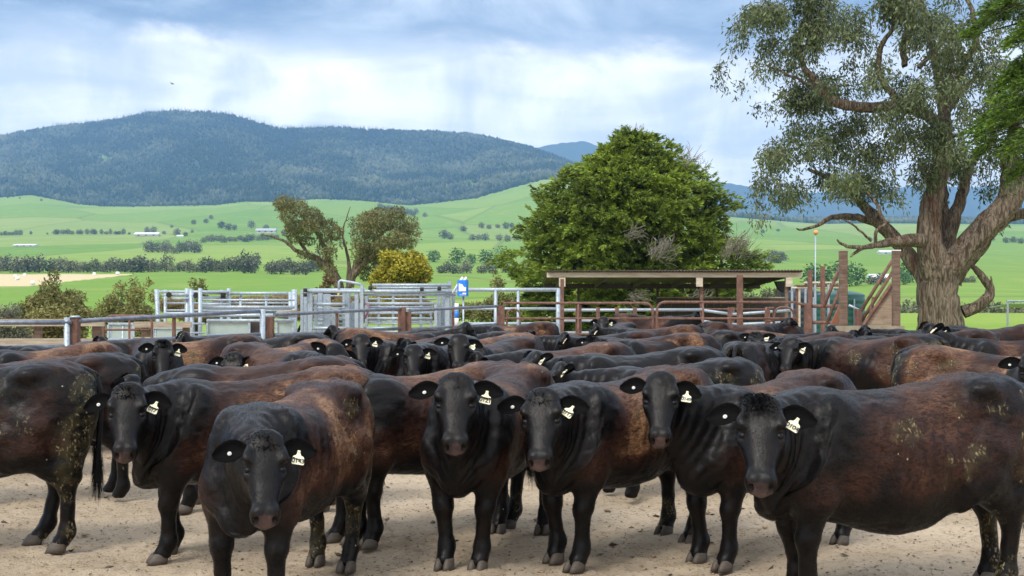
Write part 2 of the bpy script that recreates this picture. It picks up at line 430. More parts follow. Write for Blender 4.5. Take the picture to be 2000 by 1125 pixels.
ysr = np.concatenate([[-60, -30, -10, 0, 3, 5], np.arange(5.5, 13, .04), np.arange(13, 20, .12), np.arange(20, 39.1, .5)])
xsr = np.concatenate([[-120, -60, -30, -16, -10], np.arange(-7, 7.01, .045), [10, 16, 30, 60, 120]])
V, F = sheet('yard', 0, 0, xsr, ysr)
me = mesh_np('yard_ground', V, F, M_DIRT, True)
link('yard_ground', me, kind='structure')
# clods, dung crumbs and grit lying about
M_CLOD = mat('clods', lambda nt, b: L(nt, mixcol(nt, attr(nt, 'tone'), (0.055, 0.036, 0.020), (0.46, 0.34, 0.22)), b.inputs['Base Color']), rough=.95)
NC = 8000
cx, cy = RNG.uniform(-6, 6.5, NC), 7.0 + 8 * RNG.random(NC) ** 1.5
cr = RNG.uniform(.004, .013, NC) + (RNG.random(NC) < .05) * RNG.uniform(0, .026, NC)
CV = (oc[None] * np.array([1, 1, .6]) + RNG.normal(0, .22, (NC, 6, 3))) * cr[:, None, None] + np.stack([cx, cy, yard_h(cx, cy) + cr * .15], 1)[:, None, :]
CF = (of[None] + (np.arange(NC) * 6)[:, None, None]).reshape(-1, 3)
ct = np.where(RNG.random(NC) < .42, RNG.uniform(0, .25, NC), RNG.uniform(.5, 1, NC))
link('loose_clods', mesh_np('loose_clods', CV.reshape(-1, 3), CF, M_CLOD, True, dict(tone=np.repeat(ct, 6))), kind='stuff')
# ================================================================== trees
def _leafm(c0, c1, trans=.25, rough=.55, far=False):
    def f(nt, b):
        t = attr(nt, 'tone')
        if far:
            oi = N(nt, 'ShaderNodeObjectInfo'); t = math_node(nt, 'ADD', t, math_node(nt, 'MULTIPLY', math_node(nt, 'SUBTRACT', oi.outputs['Random'], .5), .5), True)
        col = mixcol(nt, t, c0, c1)
        L(nt, col, b.inputs['Base Color']); b.inputs['Roughness'].default_value = rough; b.inputs['Specular IOR Level'].default_value = .3
        out = [n for n in nt.nodes if n.type == 'OUTPUT_MATERIAL'][0]
        tr = N(nt, 'ShaderNodeBsdfTranslucent'); L(nt, col, tr.inputs[0])
        ms = N(nt, 'ShaderNodeMixShader', inp={0: trans}); L(nt, b.outputs[0], ms.inputs[1]); L(nt, tr.outputs[0], ms.inputs[2]); L(nt, ms.outputs[0], out.inputs[0])
    return f
M_GUM = mat('gum_leaves', _leafm((0.038, 0.060, 0.024), (0.205, 0.245, 0.105)))
M_GUM2 = mat('gum_leaves_olive', _leafm((0.050, 0.058, 0.022), (0.27, 0.25, 0.10)))
M_CYP = mat('cypress_leaves', _leafm((0.018, 0.040, 0.006), (0.335, 0.44, 0.060), .15))
M_CYP2 = mat('bright_cypress_leaves', _leafm((0.014, 0.042, 0.006), (0.19, 0.32, 0.028), .15))
M_YEL = mat('yellow_shrub_leaves', _leafm((0.075, 0.095, 0.014), (0.55, 0.47, 0.05)))
M_OLIVE = mat('olive_bush_leaves', _leafm((0.065, 0.076, 0.022), (0.36, 0.335, 0.115)))
M_GREY = mat('grey_bush_leaves', _leafm((0.06, 0.072, 0.045), (0.25, 0.255, 0.17)))
M_RED = mat('rusty_bush_leaves', _leafm((0.055, 0.040, 0.018), (0.27, 0.135, 0.06)))
M_FAR = mat('far_gum_leaves', _leafm((0.040, 0.054, 0.030), (0.27, 0.265, 0.16), .1, far=True))
M_FARG = mat('far_round_tree_leaves', _leafm((0.028, 0.075, 0.018), (0.14, 0.28, 0.06), .1, far=True))
M_DRY = mat('dry_grass', _leafm((0.20, 0.15, 0.07), (0.42, 0.33, 0.17)))
M_TWIG = mat('dead_twigs', lambda nt, b: L(nt, mixcol(nt, attr(nt, 'tone'), (0.14, 0.115, 0.095), (0.36, 0.32, 0.28)), b.inputs['Base Color']), rough=.9)
def _bark(c0, c1, c2):
    def f(nt, b):
        co = worldco(nt)
        a = noise(nt, vmul(nt, co, (9.0, 9.0, 1.1)), 1.0, 6, .65, .8); g = noise(nt, vmul(nt, co, (30.0, 30.0, 2.6)), 1.0, 4, .6)
        big = noise(nt, vmul(nt, co, (2.6, 2.6, .35)), 1.0, 3, .5)
        col = mixcol(nt, maprange(nt, a, .35, .62), c0, c1)
        col = mixcol(nt, math_node(nt, 'MULTIPLY', maprange(nt, big, .56, .66), .6), col, c2)
        col = mixcol(nt, math_node(nt, 'MULTIPLY', maprange(nt, g, .46, .62), .7), col, tuple(.45 * x for x in c0))
        L(nt, col, b.inputs['Base Color']); b.inputs['Roughness'].default_value = .9; b.inputs['Specular IOR Level'].default_value = .15
        bump(nt, b, math_node(nt, 'ADD', a, g), 1.0, .08)
    return f
M_BARK = mat('gum_bark', _bark((0.085, 0.062, 0.043), (0.31, 0.25, 0.185), (0.135, 0.052, 0.034)))
M_BARKD = mat('dark_bark', _bark((0.040, 0.030, 0.024), (0.12, 0.088, 0.066), (0.09, 0.05, 0.035)))

def unit(v): return v / (np.linalg.norm(v, axis=-1, keepdims=True) + 1e-9)
def leaf_quads(p, d, ln, wd, rg, tone):
    """diamond leaves at p pointing along d"""
    n = len(p); r = unit(rg.normal(0, 1, (n, 3))); s = unit(np.cross(d, r)) * wd[:, None] / 2
    a = p; b = p + d * ln[:, None] * .45 + s; c = p + d * ln[:, None]; e = p + d * ln[:, None] * .45 - s
    V = np.stack([a, b, c, e], 1).reshape(-1, 3); F = np.arange(4 * n).reshape(-1, 4)
    return V, F, np.repeat(tone, 4)
def in_ball(rg, n, shell=0.0):
    d = unit(rg.normal(0, 1, (n, 3))); r = (shell + (1 - shell) * rg.random(n)) ** (1 / 2.2)
    return d * r[:, None]
def clump_crown(clumps, n_per_m3, ln, wd, droop, rg, strand=0, tone0=.45, tvar=.25):
    """leaves through ellipsoid clumps [(centre, radii, weight)]; droop 0..1 turns leaves downwards"""
    Vs, Ts, b = [], [], 0
    for c, r, wgt in clumps:
        c = np.array(c); r = np.array(r); n = max(8, int(n_per_m3 * r[0] * r[1] * r[2] * 4.2 * wgt))
        ct = rg.normal(0, tvar * .6)
        if strand:
            m = max(2, n // strand); q = in_ball(rg, m, .15); root = c + q * r
            t = np.tile(np.linspace(0, 1, strand), m); rid = np.repeat(np.arange(m), strand)
            hang = unit(np.column_stack([rg.normal(0, .35, m), rg.normal(0, .35, m), -np.ones(m)]) + q * .55)
            L_ = rg.uniform(.5, 1.3, m) * ln * (4.2 if strand > 6 else 2.7)
            p = root[rid] + hang[rid] * (t * L_[rid])[:, None] + rg.normal(0, ln * .28, (m * strand, 3)); qq = q[rid]
        else:
            q = in_ball(rg, n, .35); p = c + q * r; qq = q
        k = len(p)
        d = unit(rg.normal(0, 1, (k, 3)) * (1 - droop * .75) + np.array([0, 0, -1.3]) * droop + qq * .35)
        tone = np.clip(tone0 + ct + rg.normal(0, tvar, k), 0, 1)
        V, F, T = leaf_quads(p, d, ln * rg.uniform(.6, 1.3, k), wd * rg.uniform(.6, 1.3, k), rg, tone)
        Vs.append(V); Ts.append(T)
    V = np.concatenate(Vs); return V, np.arange(len(V)).reshape(-1, 4), np.concatenate(Ts)
def crown_obj(name, V, F, T, m, parent=None, **props):
    return link(name, mesh_np(name, V, F, m, False, dict(tone=T)), parent, **props)
def limb_pts(pts, seed, wob=.06, sub=5):
    """smooth, slightly crooked polyline through control points"""
    P = np.array(pts, float); rg = np.random.default_rng(seed); out = []
    for i in range(len(P) - 1):
        p0, p1, p2, p3 = P[max(i - 1, 0)], P[i], P[i + 1], P[min(i + 2, len(P) - 1)]
        for k in range(sub):
            t = k / sub
            out.append(.5 * ((2 * p1) + (-p0 + p2) * t + (2 * p0 - 5 * p1 + 4 * p2 - p3) * t * t + (-p0 + 3 * p1 - 3 * p2 + p3) * t ** 3))
    out.append(P[-1]); out = np.array(out)
    ln = np.linalg.norm(P[-1] - P[0]); out[1:-1] += rg.normal(0, wob * ln / len(out), (len(out) - 2, 3))
    return out
def rough_tube(pts, radii, n, ridges, seed):
    """trunk surface with bark ridges; returns V, F"""
    pts = np.array(pts); m = len(pts); up = np.array([0.0, 1.0, 0]); V = []
    rad = np.interp(np.linspace(0, 1, m), np.linspace(0, 1, len(radii)), radii)
    for i in range(m):
        d = unit(pts[min(i + 1, m - 1)] - pts[max(i - 1, 0)]); a = unit(np.cross(d, up)); c = np.cross(a, d)
        t = 2 * np.pi * np.arange(n) / n
        nz = fbm(np.column_stack([np.cos(t) * 3.2 + seed, np.sin(t) * 3.2, np.full(n, i * .16 + seed)]), 3, seed) - .5
        nz = nz + (fbm(np.column_stack([np.cos(t) * 9 + seed, np.sin(t) * 9, np.full(n, i * .10)]), 2, seed + 5) - .5) * .45
        rr = rad[i] * (1 + ridges * nz * 2)
        V.append(pts[i] + (a[None] * np.cos(t)[:, None] + c[None] * np.sin(t)[:, None]) * rr[:, None])
    V = np.concatenate(V); F = []
    ii = (np.arange(m - 1)[:, None] * n + np.arange(n)[None]); jj = (np.arange(m - 1)[:, None] * n + (np.arange(n)[None] + 1) % n)
    return V, np.stack([ii.ravel(), jj.ravel(), (jj + n).ravel(), (ii + n).ravel()], 1)
def limbs_mesh(name, limbs, m, parent, Yf):
    """limbs: list of ([(px, py, dY)...], [radius px...]) in photograph pixels at distance Yf"""
    Vs, Fs, b = [], [], 0
    s = FPX / Yf
    for k, (pts, rad, n) in enumerate(limbs):
        P = [tuple(at(x, y, Yf) + Vector((0, dy, 0))) for x, y, dy in pts]
        Q = limb_pts(P, k + 3, .10)
        V, F = rough_tube(Q, [r / s for r in rad], n, (.16 if n < 20 else .19) if n < 60 else .13, k + 1)
        Vs.append(V); Fs.append(F + b); b += len(V)
    return link(name, mesh_np(name, np.concatenate(Vs), np.concatenate(Fs), m, True), parent)
def twigs(lines, r, tone=.5, rg=RNG):
    """three-sided tapering sticks; lines (n,2,3)"""
    lines = np.asarray(lines, float); n = len(lines); a, b = lines[:, 0], lines[:, 1]; d = unit(b - a)
    u = unit(np.cross(d, np.array([.3, .2, .9]))); v = np.cross(d, u); r = np.broadcast_to(np.asarray(r, float), (n,))[:, None]
    ring = [u, -.5 * u + .87 * v, -.5 * u - .87 * v]
    V = np.stack([a + q * r for q in ring] + [b + q * r * .35 for q in ring], 1).reshape(-1, 3)
    f = np.array([[0, 1, 4, 3], [1, 2, 5, 4], [2, 0, 3, 5]]); F = (f[None] + (np.arange(n) * 6)[:, None, None]).reshape(-1, 4)
    return V, F, np.clip(np.repeat(rg.normal(tone, .25, n), 6), 0, 1)

# ---- the big old gum on the right
GY = 42.0; GS = FPX / GY
gum = thing('gum_tree', 'huge old gum tree with a thick red streaked trunk behind the loading ramp', 'tree', atx(1838, GY))
def at_local(root, V): V[:, :3] -= np.array(root.location); return V
limbs = [
    ([(1840, 735, 0), (1838, 665, 0), (1836, 610, 0), (1832, 560, 0), (1834, 520, 0), (1838, 490, 0)], [55, 46, 40, 39, 38, 34], 72),
    ([(1828, 560, 0), (1815, 510, -.3), (1806, 450, -.4), (1812, 400, -.4), (1832, 340, -.2), (1846, 280, 0), (1850, 220, .2)], [30, 26, 20, 20, 19, 15, 12], 20),
    ([(1812, 555, 0), (1800, 520, .4), (1770, 478, .6), (1740, 440, .8), (1718, 412, 1), (1690, 380, 1.2), (1650, 345, 1.4), (1600, 320, 1.6)], [18, 17, 15, 13, 11, 8, 6, 3], 14),
    ([(1735, 436, .8), (1690, 424, .5), (1650, 422, .2), (1615, 428, -.3), (1590, 442, -.5), (1560, 450, -.6), (1548, 448, -.6)], [9, 7.5, 6, 4.5, 3.5, 2.4, 1.2], 10),
    ([(1795, 470, -.5), (1755, 472, -1), (1715, 476, -1.4), (1680, 484, -1.8), (1650, 488, -2), (1615, 484, -2.2), (1600, 474, -2.3)], [15, 12, 9, 6, 4.5, 3, 1.5], 12),
    ([(1655, 487, -2), (1640, 497, -2), (1628, 506, -2.1)], [4, 3, 1.2], 8),
    ([(1730, 474, -1.3), (1700, 440, -1.6), (1685, 400, -1.5), (1672, 380, -1.2)], [4.5, 4, 3, 1.5], 8),
    ([(1680, 484, -1.8), (1678, 458, -2), (1692, 446, -2.1), (1700, 440, -2.2)], [3.5, 3.5, 3, 2], 8),
    ([(1672, 476, -1.8), (1640, 450, -2), (1612, 434, -2.2)], [2.5, 2, 1], 6),
    ([(1846, 545, 0), (1870, 500, -.3), (1905, 455, -.5), (1938, 420, -.6), (1962, 385, -.6), (1972, 340, -.4), (1966, 300, -.2), (1985, 250, 0), (1995, 190, .3), (1990, 120, .5)], [30, 26, 23, 23, 26, 22, 16, 11, 9, 6], 20),
    ([(1862, 540, .4), (1900, 512, .6), (1932, 480, .7), (1952, 440, .5), (1985, 420, .3), (2040, 415, 0)], [15, 14, 13, 14, 12, 9], 14),
    ([(1862, 510, .8), (1880, 440, 1), (1905, 375, 1.2), (1925, 320, 1.5), (1955, 280, 1.7), (1985, 262, 1.8)], [17, 14, 11, 9, 7, 5], 12),
    ([(1842, 500, 1), (1862, 430, 1.2), (1868, 360, 1.4), (1862, 290, 1.6), (1880, 220, 1.9), (1920, 160, 2), (1960, 120, 2.2)], [16, 14, 12, 9, 8, 6, 4], 12),
    ([(1850, 330, .2), (1838, 250, 0), (1790, 222, -.4), (1730, 216, -.8), (1660, 218, -1.2), (1610, 212, -1.5), (1575, 180, -1.6), (1545, 145, -1.8), (1535, 100, -1.8), (1548, 60, -1.7)], [13, 12, 11, 11, 10, 9, 7, 5, 4, 2], 12),
    ([(1612, 214, -1.5), (1560, 175, -1.2), (1520, 155, -1.2), (1480, 140, -1.4)], [4, 3, 2, 1.2], 8),
    ([(1850, 225, .2), (1846, 170, .3), (1830, 110, .2), (1815, 50, 0), (1790, -20, -.2)], [12, 10, 8, 6.5, 5], 12),
    ([(1765, 218, -.6), (1710, 160, -.6), (1708, 100, -.8), (1730, 60, -1), (1712, 10, -1)], [7, 6, 5, 4, 2], 10),
    ([(1852, 200, .3), (1885, 130, .2), (1910, 70, 0), (1900, 20, 0), (1880, -30, 0)], [9, 7, 5.5, 4.5, 3], 10),
    ([(1765, 130, -.2), (1762, 90, -.2), (1780, 40, -.2), (1792, -20, -.3)], [6, 6, 5, 4], 10),
    ([(1800, 130, .2), (1845, 80, .4), (1900, 38, .6), (1960, 30, .7)], [5, 4.5, 3.5, 2], 8),
    ([(1885, 610, .2), (1908, 600, .1), (1926, 585, 0), (1934, 566, 0), (1922, 545, 0), (1908, 528, 0), (1898, 518, 0)], [13, 12, 12, 9, 8, 6, 4], 14),
    ([(1928, 588, 0), (1934, 560, -.1), (1931, 540, -.2)], [5, 3.5, 1], 8),
]
gl = limbs_mesh('trunk', limbs, M_BARK, gum, GY)
for v in (gl,): v.matrix_local = Matrix.Translation(-Vector(gum.location))
cl_px = [(1460, 25, 42, 40), (1430, 65, 30, 34), (1428, 120, 20, 40), (1445, 165, 18, 26), (1500, 20, 55, 40), (1500, 90, 52, 45), (1560, 40, 60, 48), (1545, 130, 48, 45), (1615, 60, 62, 52), (1610, 140, 50, 40),
         (1680, 30, 55, 45), (1650, 110, 40, 40), (1740, 40, 55, 46), (1745, 95, 38, 30), (1800, 40, 50, 44), (1810, 90, 40, 34), (1860, 20, 52, 40), (1930, 20, 50, 34), (1880, 80, 40, 30), (1955, 75, 36, 32),
         (1510, 195, 36, 24), (1560, 185, 50, 38), (1620, 180, 45, 35), (1680, 170, 40, 40), (1720, 140, 38, 40), (1780, 160, 48, 45), (1840, 150, 46, 46), (1900, 150, 46, 40), (1960, 150, 40, 44),
         (1570, 245, 42, 32), (1530, 285, 45, 36), (1490, 330, 34, 36), (1480, 385, 28, 36), (1520, 370, 40, 34), (1585, 300, 50, 40), (1640, 250, 48, 38), (1700, 240, 52, 40), (1760, 210, 50, 40),
         (1660, 300, 46, 40), (1620, 350, 50, 36), (1690, 345, 46, 40), (1730, 300, 48, 46), (1780, 270, 48, 46), (1820, 320, 42, 46), (1770, 350, 40, 40), (1850, 250, 42, 46), (1900, 215, 46, 40), (1940, 230, 40, 46),
         (1890, 290, 40, 46), (1920, 310, 30, 40), (1860, 370, 22, 60), (1570, 375, 40, 22), (1560, 90, 60, 40), (1480, 50, 50, 40), (1720, 385, 30, 20), (1960, 330, 26, 60), (1990, 360, 26, 50), (1480, 425, 20, 18), (1985, 60, 40, 40), (1990, 200, 34, 44), (1975, 280, 34, 44), (1940, 350, 26, 44), (1985, 430, 22, 40), (1830, 180, 44, 40), (1800, 240, 44, 40), (1870, 330, 34, 40), (1810, 290, 40, 40), (1720, 200, 44, 36), (1600, 200, 44, 30), (1850, 110, 44, 40)]
clumps = []
rg = np.random.default_rng(101)
for (x, y, rx, ry) in cl_px:
    for k in range(3):
        c = at(x + rg.uniform(-.45, .45) * rx, y + rg.uniform(-.45, .45) * ry - .12 * ry, GY) + Vector((0, rg.uniform(-3.0, 2.0), 0))
        f = rg.uniform(.40, .64); clumps.append((tuple(c), (rx / GS * f, rx / GS * f, ry / GS * f), rg.uniform(.7, 1.2)))
V, F, T = clump_crown(clumps, 1150, .185, .055, .62, rg, 6, .44, .25)
crown_obj('crown', at_local(gum, V), F, T, M_GUM, gum)
# fine branchlets carrying the leaves
tw = []
for c, r, w_ in clumps:
    for k in range(3):
        a = np.array(c) + in_ball(rg, 1)[0] * np.array(r) * 1.1; b = np.array(c) + in_ball(rg, 1)[0] * np.array(r) * 1.3; tw.append((a, b))
V, F, T = twigs(tw, .018, .25); crown_obj('branchlets', at_local(gum, V), F, T, M_TWIG, gum, kind='stuff')

# ---- pair of gums in the middle distance
def gum_pair():
    Yg = 78.0; s = FPX / Yg; rg = np.random.default_rng(55)
    t = thing('gum_tree', 'olive gum tree with two spreading domes and a leaning bare limb beyond the cattle crush', 'tree', atx(672, Yg, 0))
    lb = [([(664, 640, 0), (664, 580, 0), (655, 540, 0), (640, 512, 0)], [13, 11, 9, 8], 12), ([(655, 545, 0), (625, 510, 0), (600, 497, .5), (575, 488, .5), (555, 472, .5), (525, 460, .5), (505, 458, .6)], [8, 6.5, 5, 4, 3, 2, 1], 10),
          ([(672, 590, 0), (682, 550, 0), (678, 500, .3), (668, 460, .5), (672, 430, .6), (682, 402, .6)], [8, 5, 3, 2, 1.2, .5], 10), ([(645, 520, 0), (630, 470, -.5), (610, 440, -.6), (585, 415, -.8)], [6, 4, 3, 1.5], 8),
          ([(684, 560, 0), (700, 510, 0), (730, 470, .4), (755, 445, .4)], [8, 6, 4, 2], 8), ([(690, 540, 0), (730, 500, -.6), (770, 470, -.8), (800, 455, -.8)], [6, 5, 3, 1.5], 8), ([(600, 497, .5), (575, 460, .3), (552, 430, .3), (548, 400, .3)], [4, 3, 2, 1], 8)]
    l = limbs_mesh('trunk', lb, M_BARK, t, Yg); l.matrix_local = Matrix.Translation(-Vector(t.location))
    cp = [(552, 400, 20, 14), (575, 402, 24, 16), (600, 415, 28, 22), (585, 440, 28, 22), (625, 425, 26, 22), (640, 432, 18, 16), (600, 465, 26, 16), (632, 458, 22, 20), (640, 485, 18, 18), (570, 425, 18, 16), (646, 525, 14, 16), (560, 455, 10, 8), (655, 452, 16, 18), (660, 478, 12, 16), (618, 440, 24, 20), (590, 405, 22, 16), (610, 500, 22, 12), (580, 470, 18, 12), (628, 512, 18, 14), (650, 500, 14, 18),
          (720, 418, 26, 14), (745, 420, 28, 16), (775, 425, 28, 18), (800, 440, 24, 20), (815, 458, 14, 18), (712, 438, 20, 16), (740, 450, 34, 24), (780, 462, 30, 22), (712, 470, 20, 18), (728, 490, 26, 20), (765, 492, 28, 20), (705, 508, 16, 18), (722, 528, 20, 18), (752, 518, 22, 18), (800, 480, 18, 14), (690, 440, 12, 16), (695, 465, 12, 18), (742, 432, 30, 16), (790, 448, 28, 18), (755, 475, 30, 18), (700, 490, 14, 18), (738, 508, 28, 18), (775, 505, 24, 16)]
    cl = []
    for x, y, rx, ry in cp:
        for k in range(2):
            c = at(x + rg.uniform(-.4, .4) * rx, y + rg.uniform(-.4, .4) * ry, Yg) + Vector((0, rg.uniform(-2.4, 1.4), 0)); f = rg.uniform(.6, .85)
            cl.append((tuple(c), (rx / s * f, rx / s * f, ry / s * f), 1))
    V, F, T = clump_crown(cl, 560, .20, .07, .35, rg, 0, .58, .24)
    crown_obj('crown', at_local(t, V), F, T, M_GUM2, t)
gum_pair()

# ---- the broad cypress behind the shed
def spray_tree(name, label, Yc, cx, prof, nspray, m, seed, leaf, depth=.8, dead=(), tone_dry=.0, core=True, trunk_r=.45, lump=3.4):
    """prof: [(py, left px, right px)]; sprays of fine leaf on a lumpy shell"""
    rg = np.random.default_rng(seed); s = FPX / Yc
    prof = np.array(prof, float); t = thing(name, label, 'tree', atx(cx, Yc, 0))
    ys = rg.choice(np.linspace(prof[0, 0], prof[-1, 0], 400), nspray, p=(lambda w: w / w.sum())(np.interp(np.linspace(prof[0, 0], prof[-1, 0], 400), prof[:, 0], prof[:, 1] + prof[:, 2]) + 12))
    a = rg.uniform(-np.pi, np.pi, nspray)
    front = np.sin(a) > .35; a[front] = -a[front]            # more on the near side
    lw, rw = np.interp(ys, prof[:, 0], prof[:, 1]), np.interp(ys, prof[:, 0], prof[:, 2])
    dirv = np.column_stack([np.cos(a), np.sin(a), np.zeros(nspray)])
    hw = np.where(dirv[:, 0] < 0, lw, rw)
    lumpv = fbm(np.column_stack([dirv[:, 0] * lump, dirv[:, 1] * lump, ys / 24.0 * lump / 3.4]), 3, seed) 
    rad = (.40 + .92 * lumpv) * rg.uniform(.72, 1.0, nspray) ** .6
    base = np.column_stack([dirv[:, 0] * hw * rad / s, dirv[:, 1] * (lw + rw) / 2 * rad / s * depth, np.zeros(nspray)])
    zc = CAMH + (HOR - ys) * Yc / FPX
    base[:, 2] = zc; base[:, 0] += (cx - 1000) / s; base[:, 1] += Yc
    k = leaf['n']; sid = np.repeat(np.arange(nspray), k)
    out = unit(dirv + np.array([0, 0, 1]) * rg.normal(.10, .25, nspray)[:, None] + rg.normal(0, .25, (nspray, 3)))
    side = unit(np.cross(out, np.array([0, 0, 1.0])))
    tt = rg.random(nspray * k)
    p = base[sid] + out[sid] * (tt * leaf['len'] * 2.0)[:, None] + side[sid] * (rg.normal(0, .5, nspray * k) * leaf['len'] * 1.1 * (1.1 - tt))[:, None] + np.array([0, 0, 1]) * rg.normal(0, .18 * leaf['len'], nspray * k)[:, None]
    d = unit(out[sid] + side[sid] * rg.normal(0, .6, nspray * k)[:, None] + np.array([0, 0, 1]) * rg.normal(-.05, .4, nspray * k)[:, None])
    st = rg.normal(0, .13, nspray) + (fbm(np.column_stack([base[:, 0] * .55, base[:, 1] * .55, base[:, 2] * .7]), 2, seed + 9) - .5) * .9
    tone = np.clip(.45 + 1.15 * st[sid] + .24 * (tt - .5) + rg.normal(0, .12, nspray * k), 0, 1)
    V, F, T = leaf_quads(p, d, leaf['len'] * rg.uniform(.6, 1.2, nspray * k), leaf['wd'] * rg.uniform(.7, 1.3, nspray * k), rg, tone)
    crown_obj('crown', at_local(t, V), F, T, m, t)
    if core:                                                   # inner boughs and foliage closing the crown, shade painted into their dark tone
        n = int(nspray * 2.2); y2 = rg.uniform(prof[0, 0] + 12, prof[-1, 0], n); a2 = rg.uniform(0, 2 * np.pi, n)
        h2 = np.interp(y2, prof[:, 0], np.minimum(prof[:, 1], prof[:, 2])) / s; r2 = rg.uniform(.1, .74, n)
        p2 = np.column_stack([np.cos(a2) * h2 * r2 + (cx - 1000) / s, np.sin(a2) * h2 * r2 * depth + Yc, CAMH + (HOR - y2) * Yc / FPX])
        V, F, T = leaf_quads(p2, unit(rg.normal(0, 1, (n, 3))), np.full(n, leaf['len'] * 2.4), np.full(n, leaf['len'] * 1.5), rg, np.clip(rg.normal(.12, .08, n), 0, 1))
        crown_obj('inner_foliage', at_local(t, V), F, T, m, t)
    top = CAMH + (HOR - prof[0, 0]) * Yc / FPX
    V, F = rough_tube(limb_pts([(0, 0, -.5), (.1, 0, top * .3), (-.1, .1, top * .6), (0, 0, top * .9)], seed, .02), [trunk_r, trunk_r * .8, trunk_r * .5, .05], 14, .12, seed)
    link('trunk', mesh_np('trunk', V, F, M_BARKD, True), t)
    ls = []
    for (x, y, rx, ry, n, ang) in dead:                        # thickets of bare grey twigs
        yo = -(np.interp(y, prof[:, 0], prof[:, 1] + prof[:, 2]) / 2) / s * depth * math.sqrt(max(.05, 1 - min(1, abs(x - cx) / np.interp(y, prof[:, 0], prof[:, 1])) ** 2)) * 1.02
        for q in range(n):
            c0 = np.array(at(x + rg.normal(0, .3) * rx, y + rg.normal(0, .3) * ry, Yc)) + np.array([0, yo + rg.normal(0, .2), 0])
            th = R(ang) + rg.normal(0, .5); L_ = rg.uniform(.5, 1.3) * rx / s * .8
            prev = c0
            for seg in range(3):
                th += rg.normal(0, .25); nx = prev + np.array([math.cos(th), rg.normal(-.1, .25), math.sin(th)]) * L_ / 3; ls.append((prev, nx)); prev = nx
    if ls:
        V, F, T = twigs(ls, .016, .55); crown_obj('dead_branches', at_local(t, V), F, T, M_TWIG, t, kind='stuff')
    return t
spray_tree('cypress_tree', 'broad dense dark green cypress tree rising behind the open shed', 55.0, 1236,
           [(256, 12, 14), (280, 50, 58), (305, 84, 98), (335, 128, 132), (375, 172, 172), (415, 204, 200), (450, 222, 216), (480, 238, 236), (520, 250, 246), (560, 250, 244), (610, 244, 238), (660, 230, 230)],
           4300, M_CYP, 77, dict(n=38, len=.21, wd=.05), dead=[(1405, 500, 45, 30, 80, 60), (1260, 505, 40, 28, 80, 40), (1335, 325, 30, 30, 36, 60), (1215, 470, 26, 18, 40, 20), (1330, 590, 40, 20, 50, 10), (1215, 580, 30, 20, 40, -20), (1245, 255, 14, 12, 12, 90), (1370, 330, 20, 24, 14, 80)])

# ---- bright cypress close by on the right, only its boughs reach into the picture
def near_cypress():
    Yn = 22.0; rg = np.random.default_rng(31); s = FPX / Yn
    t = thing('cypress_tree', 'bright green cypress whose feathery boughs hang in at the right edge', 'tree', atx(2290, Yn, 0))
    Vt, Ft = rough_tube(limb_pts([(0, 0, -.2), (.05, 0, 3), (0, .1, 6), (-.05, 0, 10)], 4, .01), [.42, .34, .24, .06], 14, .14, 8)
    link('trunk', mesh_np('trunk', Vt, Ft, M_BARKD, True), t)
    boughs = [((1925, 30), (2120, -40), .0, .5), ((1912, 60), (2110, 10), .5, .5), ((1960, 95), (2120, 40), -.4, .5), ((1975, 10), (2130, -60), .4, .6), ((1955, 175), (2120, 120), .3, .4), ((1940, 205), (2130, 150), -.3, .45), ((1985, 140), (2130, 90), .2, .4),
              ((1908, 268), (2130, 200), 0, .55), ((1925, 245), (2130, 190), .6, .5), ((1960, 300), (2130, 230), -.4, .55), ((1985, 345), (2140, 260), .1, .5), ((1945, 285), (2130, 240), .8, .5), ((1990, 230), (2140, 180), .4, .5), ((2040, 380), (2150, 300), .1, .5), ((2010, 60), (2160, 0), -.7, .6), ((2030, 300), (2160, 240), -.8, .6)]
    Vs, Ts, lines = [], [], []
    for (tip, root, dy, wdt) in boughs:
        a = np.array(at(root[0], root[1], Yn)) + np.array([0, dy * .4, 0]); b = np.array(at(tip[0], tip[1], Yn)) + np.array([0, dy, 0])
        n = 150; tt = rg.random(n) ** .8
        cpos = a + (b - a) * tt[:, None] + np.array([0, 0, .25]) * (np.sin(tt * np.pi))[:, None] + rg.normal(0, 1, (n, 3)) * np.array([.10, .28, .13]) * (1.15 - tt * .75)[:, None] * wdt * 2
        lines.append((a, b))
        k = 26; sid = np.repeat(np.arange(n), k); out = unit(unit(b - a)[None] + rg.normal(0, .45, (n, 3)) + np.array([0, 0, -.05])); side = unit(np.cross(out, np.array([0, .3, 1.0])))
        q = rg.random(n * k); p = cpos[sid] + out[sid] * (q * .22)[:, None] + side[sid] * (rg.normal(0, .5, n * k) * .13 * (1.1 - q))[:, None]
        d = unit(out[sid] + side[sid] * rg.normal(0, .6, n * k)[:, None] + rg.normal(0, .2, (n * k, 3)))
        tone = np.clip(.45 + rg.normal(0, .16, n)[sid] + .2 * (q - .5) + rg.normal(0, .1, n * k), 0, 1)
        V, F, T = leaf_quads(p, d, rg.uniform(.05, .10, n * k), rg.uniform(.014, .026, n * k), rg, tone); Vs.append(V); Ts.append(T)
    V = np.concatenate(Vs); crown_obj('crown', at_local(t, V), np.arange(len(V)).reshape(-1, 4), np.concatenate(Ts), M_CYP2, t)
    V, F, T = twigs(lines, .03, .2); crown_obj('branch', at_local(t, V), F, T, M_BARKD, t)
near_cypress()

